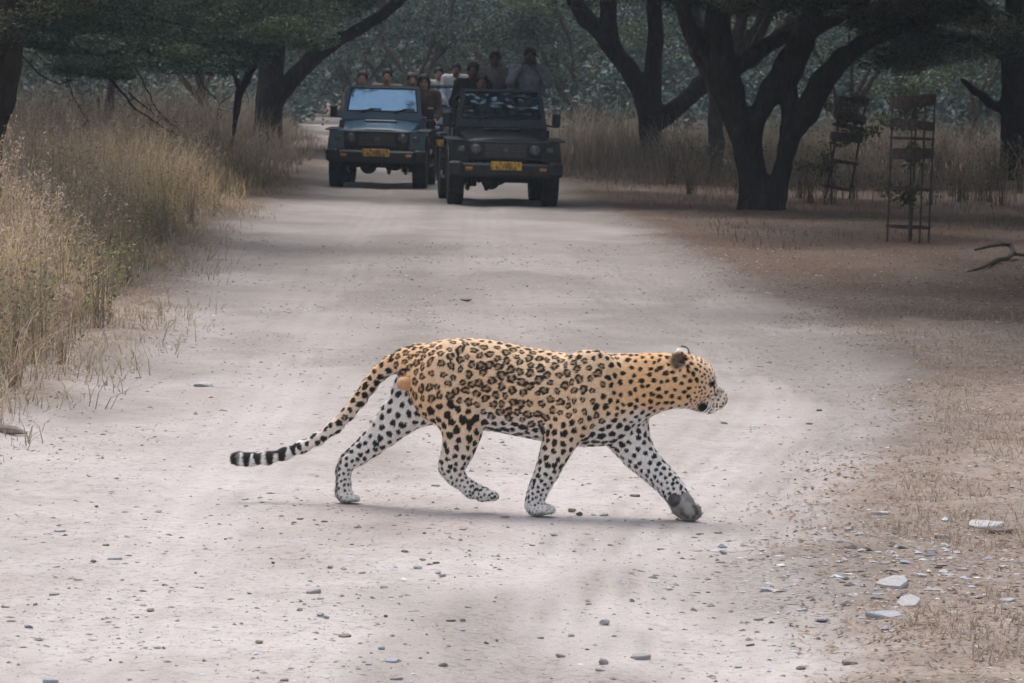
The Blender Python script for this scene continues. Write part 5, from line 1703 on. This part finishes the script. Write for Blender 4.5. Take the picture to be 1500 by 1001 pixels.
def build_vehicles():
    green = paint_material('dark_green_paint', (.020, .085, .150), .12)
    green2 = paint_material('deep_green_paint', (.004, .008, .011), .02, .08)
    g_clear = glass_material('sky_glass', .50, .004, (.55, .65, .75), (.46, .70, .92))
    g_wrk = glass_material('wrinkled_glass', .30, .22, (.30, .34, .38), (.60, .78, .92), True)
    g_dark = glass_material('plain_glass', .06, .1, (.8, .84, .86))
    c1 = AT(554, 273, 61.8); c2 = AT(735, 301, 54.4); c3 = AT(655, 255, 71.5)
    g0 = lambda c: (c[0], c[1], float(gz(c[0], c[1])) + .004)
    J1 = safari_jeep('dark teal open jeep with a bright sky blue windscreen and two wipers', g0(c1), R(-2.0), green, g_clear)
    J2 = safari_jeep('nearly black open jeep with streaked dark windscreen and people standing up', g0(c2), R(4.0), green2, g_wrk)
    J3 = safari_jeep('open jeep half hidden between the two front jeeps', g0(c3), R(2.0), green, g_dark)
    brown, fair = (.26, .15, .10), (.50, .32, .23)
    blackh = (.012, .010, .010)
    def seat(J, c, rz, x, y, z): 
        M = Matrix.Rotation(rz, 3, 'Z') @ Vector((x, y, z)); return (c[0] + M.x, c[1] + M.y, float(gz(c[0], c[1])) + M.z)
    def on(c, rz, px, py, ly, zfoot, pose):
        """place so that the head centre is seen at (px, py): returns the foot / seat point"""
        Yd = c[1] + ly; h = AT(px, py, Yd)
        return h, Yd
    def put(label, c, px, py, ly, pose, **k):
        Yd = c[1] + ly; h = AT(px, py, Yd); ln = k.get('lean', 0.0)
        hz = .93 if pose == 'stand' else .10
        top = hz + .665 * math.cos(ln); fwd = .665 * math.sin(ln) + .035
        return person(label, (h[0], h[1] + fwd, h[2] - top), k.pop('rz', 0.0), pose, **k)
    # jeep with the bright windscreen
    put('person with hair tied back looking over the top of the bright blue windscreen', c1, 531, 116, 1.9, 'sit', skin=fair, shirt=(.30, .23, .18), trousers=(.05, .05, .06), hair=(.05, .025, .018), turn=R(-12))
    put('person with thick black hair peering over the bright blue windscreen', c1, 567, 113, 1.9, 'sit', skin=fair, shirt=(.26, .20, .16), trousers=(.05, .05, .06), hair=blackh)
    put('person with close cropped hair beside the long haired one at the jeep side', c1, 604, 119, 1.75, 'sit', skin=(.46, .28, .20), shirt=(.10, .075, .06), trousers=(.04, .04, .05), hair=(.06, .04, .03), turn=R(10))
    put('person with long dark hair in brown leaning out at the side of the teal jeep', c1, 621, 121, 1.55, 'sit', skin=(.42, .25, .18), shirt=(.085, .062, .050), trousers=(.04, .04, .05), hair=blackh, long_hair=True, tilt=R(6))
    put('driver in grey seen through the bright blue windscreen', c1, 528, 147, 1.15, 'sit', skin=brown, shirt=(.16, .17, .16), trousers=(.06, .06, .06), hair=blackh, arms='wheel')
    put('front passenger in khaki behind the bright blue windscreen', c1, 586, 149, 1.15, 'sit', skin=brown, shirt=(.20, .18, .12), trousers=(.06, .06, .06), hair=blackh)
    # dark jeep
    h1 = put('person in a pale grey shirt standing highest in the dark jeep, photographing', c2, 776, 84, 2.0, 'stand', skin=(.10, .06, .045), shirt=(.20, .205, .24), trousers=(.05, .05, .06), hair=blackh, arms='camera', build=1.12)
    put('person in a patterned light shirt standing in the middle of the dark jeep', c2, 725, 88, 2.3, 'stand', skin=(.10, .06, .045), shirt=(.13, .125, .125), trousers=(.05, .05, .06), hair=blackh, arms='rail')
    put('person in black leaning out beside the white shirted one, in the dark jeep', c2, 693, 104, 1.75, 'stand', skin=(.08, .05, .04), shirt=(.016, .015, .017), trousers=(.03, .03, .03), hair=blackh, arms='rail', lean=R(10))
    put('seated person in dark clothes with a dim face just above the dark jeep windscreen', c2, 706, 122, 1.5, 'sit', skin=(.13, .08, .06), shirt=(.02, .02, .022), trousers=(.03, .03, .03), hair=blackh)
    put('driver in dark clothes behind the streaked dark windscreen', c2, 702, 158, 1.15, 'sit', skin=(.12, .07, .05), shirt=(.04, .045, .04), trousers=(.03, .03, .03), hair=blackh, arms='wheel')
    # jeep behind
    put('person in an open white shirt and white trousers leaning forward in the rear jeep', c3, 668, 102, 1.5, 'stand', skin=brown, shirt=(.72, .70, .72), trousers=(.62, .61, .60), hair=blackh, arms='rail', lean=R(24))
    put('person with a white collar sitting beside the white shirted one in the rear jeep', c3, 643, 109, 1.7, 'sit', skin=(.42, .26, .18), shirt=(.50, .48, .46), trousers=(.05, .05, .06), hair=blackh)
    # camera held by the standing person
    hp = AT(776, 88, c2[1] + 2.0)
    mb = MB(); mb.box((0, 0, 0), (.14, .07, .10), bev=.015); cam_o = empty('camera', (hp[0], hp[1] - .17, hp[2] - .01)); tag(cam_o, 'black camera with a long lens held by the highest standing person', 'camera')
    mb.build('camera_body', M_black, cam_o)
    mb = MB(); mb.lathe([(.036, -.05), (.036, -.12), (.043, -.13), (.045, -.22), (.038, -.22)], (0, 0, 0), 'y', 16); mb.build('lens', M_black, cam_o)
build_vehicles()
# ------------------------------------------------------------------ stones and gravel
def stone_mesh(name, seed, flat):
    r = np.random.default_rng(seed)
    bm = bmesh.new(); bmesh.ops.create_icosphere(bm, subdivisions=2, radius=.5)
    for _ in range(7):                                    # broken faces: planes cut the lump
        nrm = Vector(r.normal(0, 1, 3)).normalized(); d = r.uniform(.24, .40)
        for v in bm.verts:
            k = v.co.dot(nrm) - d
            if k > 0: v.co -= nrm * k
    for v in bm.verts:
        v.co.z *= flat; v.co += Vector(r.normal(0, .008, 3))
    me = bpy.data.meshes.new(name); bm.to_mesh(me); bm.free()
    return me

def slab_mesh(name, seed, th):
    r = np.random.default_rng(seed)
    n = 7; a = np.sort(r.random(n)) * 6.283
    a = np.linspace(0, 6.283, n, endpoint=False) + r.normal(0, .25, n)
    rad = .5 * (1 + r.normal(0, .12, n))
    top = [(math.cos(q) * k * .93, math.sin(q) * k * .93, th + r.normal(0, th * .12)) for q, k in zip(a, rad)]
    mid = [(math.cos(q) * k, math.sin(q) * k, th * .7) for q, k in zip(a, rad)]
    bot = [(math.cos(q) * k * .96, math.sin(q) * k * .96, -th * .2) for q, k in zip(a, rad)]
    V = top + mid + bot; F = [tuple(range(n)), tuple(range(3 * n - 1, 2 * n - 1, -1))]
    for l in range(2):
        for i in range(n):
            j = (i + 1) % n; F.append((l * n + i, (l + 1) * n + i, (l + 1) * n + j, l * n + j))
    me = bpy.data.meshes.new(name); me.from_pydata(V, [], F); me.update()
    return me

STONE = {'brown': (.27, .215, .185), 'grey': (.34, .325, .325), 'blue': (.38, .395, .44), 'pale': (.44, .425, .43), 'dark': (.165, .14, .13)}
M_stone = {k: simple('stone_' + k, c, .9, 0, .25, 30, .5, .15) for k, c in STONE.items()}
LAB = {'brown': 'small angular brown stone lying on the pale dirt', 'grey': 'small grey stone lying on the pale dirt', 'blue': 'small blue grey slaty stone lying on the pale dirt', 'pale': 'small whitish stone chip lying on the pale dirt', 'dark': 'small dark brown stone lying on the pale dirt'}

def build_stones():
    r = np.random.default_rng(41)
    L = """443 374 28 18 brown|402 393 18 8 brown|878 388 22 14 grey|938 404 30 20 blue|955 412 22 16 grey|760 479 32 14 brown|1012 464 38 12 brown|460 486 30 12 blue|480 488 14 12 grey|923 337 54 12 grey|940 357 24 6 grey|965 265 22 14 grey|1063 283 26 10 brown|800 253 12 10 dark|1125 328 28 14 grey|1188 226 32 12 brown|1240 247 26 10 brown|1277 255 24 8 dark|1222 266 34 20 blue|1282 284 26 16 blue|1298 293 28 14 brown|1357 421 24 16 grey|1320 422 26 8 dark|1355 449 22 12 blue|1118 500 24 18 blue|1300 546 36 20 grey|1232 527 12 10 brown|832 591 30 10 brown|1160 583 40 14 grey|1060 598 30 8 blue|335 229 46 14 pale|275 240 24 14 brown|310 189 24 8 brown|85 429 30 16 blue|160 331 34 10 grey|105 369 20 10 brown|15 373 28 8 brown|150 579 50 12 blue|380 585 16 10 grey|484 301 20 6 dark|730 335 22 10 grey|178 148 40 14 pale|463 86 30 12 grey|282 75 14 10 dark|235 288 16 8 grey|720 53 24 8 pale|1480 112 30 12 brown|1455 471 12 14 grey|1370 380 26 10 grey|1425 480 16 10 dark|878 121 18 6 dark|950 127 20 6 dark|1030 198 14 6 dark|1243 166 12 8 dark|1356 156 24 6 grey|660 180 10 8 dark|573 270 10 8 dark|1130 413 14 10 dark|1080 548 22 8 brown|1150 540 40 10 blue"""
    Rr = """270 415 36 30 pale|175 445 26 14 grey|143 500 32 18 brown|265 531 40 28 grey|258 553 34 12 grey|352 362 18 16 blue|378 518 66 12 grey|545 160 20 8 dark|618 214 28 20 grey|605 154 28 8 grey|176 92 26 22 brown|196 104 24 18 dark|268 107 30 10 grey|125 165 26 14 grey|745 328 46 12 blue|800 329 24 10 blue|908 404 46 22 blue|852 378 40 12 pale|722 405 34 10 grey|720 436 22 8 brown|845 548 36 16 dark|665 537 28 12 pale|990 540 50 12 brown|1060 358 40 20 grey|1108 368 30 18 grey|1115 480 26 10 pale|1262 182 60 12 grey|1450 373 48 14 blue|1084 120 54 14 pale|988 170 34 8 grey|748 243 12 10 dark|850 300 16 8 dark|905 232 18 8 grey|960 258 30 10 pale|575 325 16 8 brown|430 212 14 6 dark|60 195 18 6 dark|640 588 14 10 brown|85 455 24 8 grey|220 488 16 8 dark|700 472 26 8 dark|1200 300 40 12 pale|1150 270 40 18 blue|1320 290 34 10 pale|1250 285 24 8 dark"""
    E = """683 438 22 8 brown|1105 622 16 6 pale|1185 614 12 5 dark|296 560 34 13 pale|1200 595 10 5 dark|930 720 14 4 dark|640 705 14 5 grey|1060 618 12 4 grey"""
    items = []
    for S, x0, k in ((L, 0, .5), (Rr, 750, .5)):
        for t in S.split('|'):
            a = t.split(); items.append((x0 + float(a[0]) * k, 700 + float(a[1]) * k, float(a[2]) * k, float(a[3]) * k, a[4]))
    for t in E.split('|'):
        a = t.split(); items.append((float(a[0]), float(a[1]), float(a[2]), float(a[3]), a[4]))
    protos = {}
    for i, (px, py, w, h, tone) in enumerate(items):
        flat = h / w < .36
        v = (tone, flat, i % 4)
        if v not in protos:
            protos[v] = slab_mesh('stone', 300 + i, .16) if flat else stone_mesh('stone', 200 + i, .8)
            protos[v].materials.append(M_stone[tone])
        p = G(px, py + h * .3); m = PXM(p[1])
        o = bpy.data.objects.new('stone', protos[v]); col.objects.link(o)
        W = w / m
        D = W * r.uniform(.7, 1.0); H = (max(h / m - D * .11, .2 * W)) / (.16 if flat else .8)
        z = float(gz(p[0], p[1]))
        o.location = (p[0], p[1], z + (0 if flat else .30 * H * .8)); o.scale = (W, D, min(H, W * (1.1 if flat else 1.1)))
        o.rotation_euler = (r.normal(0, .08), r.normal(0, .10), r.uniform(-.4, .4))
        tag(o, LAB[tone], 'stone', 'loose %s stones on the track' % tone)
    # pale slabs on the right verge
    def slab(px, py, w, d, th, rz, tone, label, seed, tilt=0.0):
        p = G(px, py); me = slab_mesh('flat_stone', seed, .1); me.materials.append(M_stone[tone])
        o = bpy.data.objects.new('flat_stone', me); col.objects.link(o)
        o.location = (p[0], p[1], float(gz(p[0], p[1])) + .003); o.scale = (w, d, th / .1); o.rotation_euler = (tilt, 0, rz); tag(o, label, 'stone', 'flat stones on the right verge')
    slab(1308, 864, .125, .10, .022, R(-25), 'pale', 'largest whitish flat slab, lying askew on the right verge', 401, R(20))
    slab(1330, 896, .085, .09, .014, R(-20), 'pale', 'bluish white slab with one rounded end next to the largest whitish slab', 402, R(17))
    slab(1298, 920, .115, .08, .012, R(-8), 'blue', 'pale blue pointed flat stone on bare dirt below the other slabs', 403, R(11))
    slab(1445, 779, .155, .14, .018, R(-6), 'pale', 'long pinkish flat rock with a dark undercut edge in the dry grass', 404, R(5))
    slab(1462, 784, .10, .08, .016, R(-12), 'dark', 'dark split rock edge beneath the long pinkish flat rock', 405)
    # ---- gravel: thousands of chips, one mass
    n = 46000
    y = 10.8 + (42 - 10.8) * r.random(n) ** 1.45
    x = -.135 * y - .3 + (.27 * y + .6) * r.random(n)
    cd = line_d(x, y, CENTRE); sd = poly_sd(x, y, ROAD)
    pc = G(1340, 850); pile = np.exp(-(((x - pc[0]) / .45) ** 2 + ((y - pc[1]) / .9) ** 2))
    pr = .30 + .45 * np.exp(-(cd / .35) ** 2) + .30 * np.exp(-(sd / .5) ** 2) + .35 * fbm2(x * 1.5, y * .8, 3, 15)
    keep = r.random(n) < np.clip(pr, .06, 1)
    x, y = x[keep], y[keep]
    q = 1500; x = np.concatenate([x, pc[0] + r.normal(0, .40, q)]); y = np.concatenate([y, pc[1] + r.normal(0, .75, q)])
    n = len(x)
    s = .0028 + .0095 * r.random(n) ** 3.5 + .0007 * np.maximum(y - 14, 0) * .25
    s[-q:] *= 1.8
    base = np.array([[1, 0, 0], [0, 1, 0], [-1, 0, 0], [0, -1, 0], [0, 0, .55], [0, 0, -.4]])
    tri = np.array([[0, 1, 4], [1, 2, 4], [2, 3, 4], [3, 0, 4], [1, 0, 5], [2, 1, 5], [3, 2, 5], [0, 3, 5]])
    V = base[None] * (1 + .35 * r.normal(0, 1, (n, 6, 1))).clip(.4, 1.8)
    V = V * np.stack([1.25 * np.ones(n), .5 + .6 * r.random(n), .35 + .6 * r.random(n)], -1)[:, None, :]
    a = r.random(n) * 6.283; ca, sa = np.cos(a)[:, None], np.sin(a)[:, None]
    V = np.stack([V[..., 0] * ca - V[..., 1] * sa, V[..., 0] * sa + V[..., 1] * ca, V[..., 2]], -1) * s[:, None, None]
    V = V + np.stack([x, y, gz(x, y) + s * .12], -1)[:, None, :]
    F = (tri[None] + 6 * np.arange(n)[:, None, None]).reshape(-1, 3)
    C = pal([STONE['brown'], STONE['grey'], STONE['blue'], STONE['pale'], STONE['brown'], STONE['dark'], (.34, .30, .28), (.30, .26, .24)], n, r, .2)
    o = link('gravel', mesh_np('gravel', V.reshape(-1, 3), F, False, np.clip(np.repeat(C, 6, 0), .02, .7)), me_mat('gravel_chips', .9, .1))
    tag(o, 'fine loose gravel chips scattered over the dirt road', 'gravel', kind='stuff')
build_stones()

# ------------------------------------------------------------------ tree guards, saplings, fallen wood
M_rust = simple('rusty_iron', (.080, .064, .056), .9, .0, .35, 25, .4, .2)
M_twig = simple('dead_wood', (.105, .085, .072), .9, 0, .35, 20, .5, .1)

def tree_guard(loc, rz, lean, label, hgt, posts, full=True):
    g = empty('tree_guard', loc); g.rotation_euler = (lean[0], lean[1], rz); tag(g, label, 'tree guard', 'iron tree guards on the right verge')
    rad = .24
    for a in posts:
        x, y = rad * math.cos(a), rad * math.sin(a)
        mb = MB(); mb.tube([(x, y, -.08), (x, y, hgt * .5), (x * 1.01, y, hgt)], .011, 6); mb.build('post', M_rust, g)
    def hoop(z, hh, th, tilt=0.0, r0=rad + .006):
        mb = MB(); n = 20; V = []
        for k in range(n):
            a = 2 * math.pi * k / n; c, s = math.cos(a), math.sin(a); dz = tilt * c
            for rr_, zz in ((r0, z - hh / 2), (r0, z + hh / 2), (r0 + th, z + hh / 2), (r0 + th, z - hh / 2)): V.append((rr_ * c, rr_ * s, zz + dz))
        F = []
        for k in range(n):
            l = (k + 1) % n
            for j in range(4): F.append((k * 4 + j, k * 4 + (j + 1) % 4, l * 4 + (j + 1) % 4, l * 4 + j))
        mb.add(V, F); return mb
    for z in (.16, .58, 1.14):
        hoop(z * hgt / 1.62, .028, .006).build('hoop', M_rust, g)
    hoop(hgt * .60, .11, .005, .012).build('band', M_rust, g)
    hoop(hgt * .955, .13, .005, .035).build('band', M_rust, g)
    hoop(hgt * .80, .10, .004, -.02).build('band', M_rust, g)
    return g

def sapling(loc, hgt, label, seed, spread, n=420):
    r = np.random.default_rng(seed)
    s = empty('sapling', loc); tag(s, label, 'sapling')
    mb = MB(); P = [(0, 0, -.05)] + [(r.normal(0, .03), r.normal(0, .03), hgt * t) for t in (.3, .6, .85, 1.0)]
    mb.tube(P, [.014, .012, .010, .007, .004], 6); tips = []
    for k in range(9):
        b = np.array(P[1 + k % 4]); e = b + np.array([r.normal(0, spread), r.normal(0, spread), r.uniform(.02, .25)]); mb.tube([b, (b + e) / 2 + [0, 0, .04], e], [.006, .005, .003], 5); tips.append((b, e))
    mb.build('stem', M_twig, s)
    cat = Cat(); C_ = pal([(.075, .095, .045), (.10, .11, .055), (.13, .12, .07)], n, r); t = r.random(n) ** .6
    A = np.array([tips[i % 9][0] for i in range(n)]); B = np.array([tips[i % 9][1] for i in range(n)])
    Pp = A + (B - A) * t[:, None] + r.normal(0, .055, (n, 3))
    cat.add(*quads(Pp, r.normal(0, 1, (n, 3)), .013 + .01 * r.random(n), .024 + .02 * r.random(n), C_, r)); cat.obj('leaves', M_leaf, s)

gA = gpt(1329, 360)
tree_guard(gA, 0.0, (0, R(.6)), 'tall rusty iron tree guard standing open on bare legs near the fallen branch', 1.62, [R(196), R(-62), R(-20), R(75)])
sapling((gA[0] + .02, gA[1] + .02, gA[2]), 1.45, 'leafy sapling growing inside the tall rusty tree guard', 7, .15, 620)
pB = AT(1226, 250, 60.0)
tree_guard((pB[0], 60.0, float(gz(pB[0], 60.0))), .4, (0, R(9)), 'tilted tree guard sunk in the dry grass beyond the forked tree', 1.55, [R(200), R(-60), R(10), R(100)])
sapling((pB[0] - .05, 60.05, float(gz(pB[0], 60.0))), 1.35, 'bushy sapling spilling out of the tilted tree guard', 9, .30, 1500)

def build_fallen():
    r = np.random.default_rng(3)
    b = gpt(1466, 385); root = empty('fallen_branch', b); tag(root, 'curved dead branch lying on the shaded ground beside the tall tree guard', 'branch')
    B = np.array(b)
    def P(px, py, up): 
        p = G(px, py + 0); return np.array([p[0], p[1], float(gz(p[0], p[1])) + up]) - B
    mb = MB(); mb.tube([P(1428, 388, .11), P(1445, 386, .14), P(1466, 384, .15), P(1480, 384, .13), P(1484, 385, .08), P(1476, 388, .04), P(1460, 392, .03), P(1440, 398, .02), P(1418, 404, .01)], [.012, .018, .022, .026, .028, .026, .022, .016, .008], 7)
    mb.build('limb', M_twig, root)
    mb = MB(); mb.tube([P(1484, 385, .07), P(1505, 387, .06), P(1540, 388, .08)], [.02, .016, .01], 6); mb.build('limb', M_twig, root)
    b = gpt(14, 640); root = empty('fallen_branch', b); tag(root, 'short weathered grey piece of wood at the left road edge', 'branch')
    mb = MB(); mb.tube([(-.16, .0, .012), (-.05, .01, .022), (.03, 0, .020), (.085, -.01, .008)], [.022, .026, .020, .006], 7); mb.build('limb', simple('weathered_wood', (.26, .22, .19), .9, 0, .3, 20, .5, .1), root)
build_fallen()
# ------------------------------------------------------------------ dusty air
def build_haze():
    mb = MB(); mb.box((0, 90, 7.0), (260, 240, 17.0))
    m = bpy.data.materials.new('haze_air'); m.use_nodes = True
    nt = m.node_tree; nt.nodes.clear()
    out = nt.nodes.new('ShaderNodeOutputMaterial'); v = nt.nodes.new('ShaderNodeVolumePrincipled')
    v.inputs['Color'].default_value = (.66, .80, .95, 1); v.inputs['Density'].default_value = HAZE
    nt.links.new(v.outputs[0], out.inputs['Volume'])
    o = mb.build('haze', m); o['kind'] = 'stuff'
HAZE = .0004
build_haze()
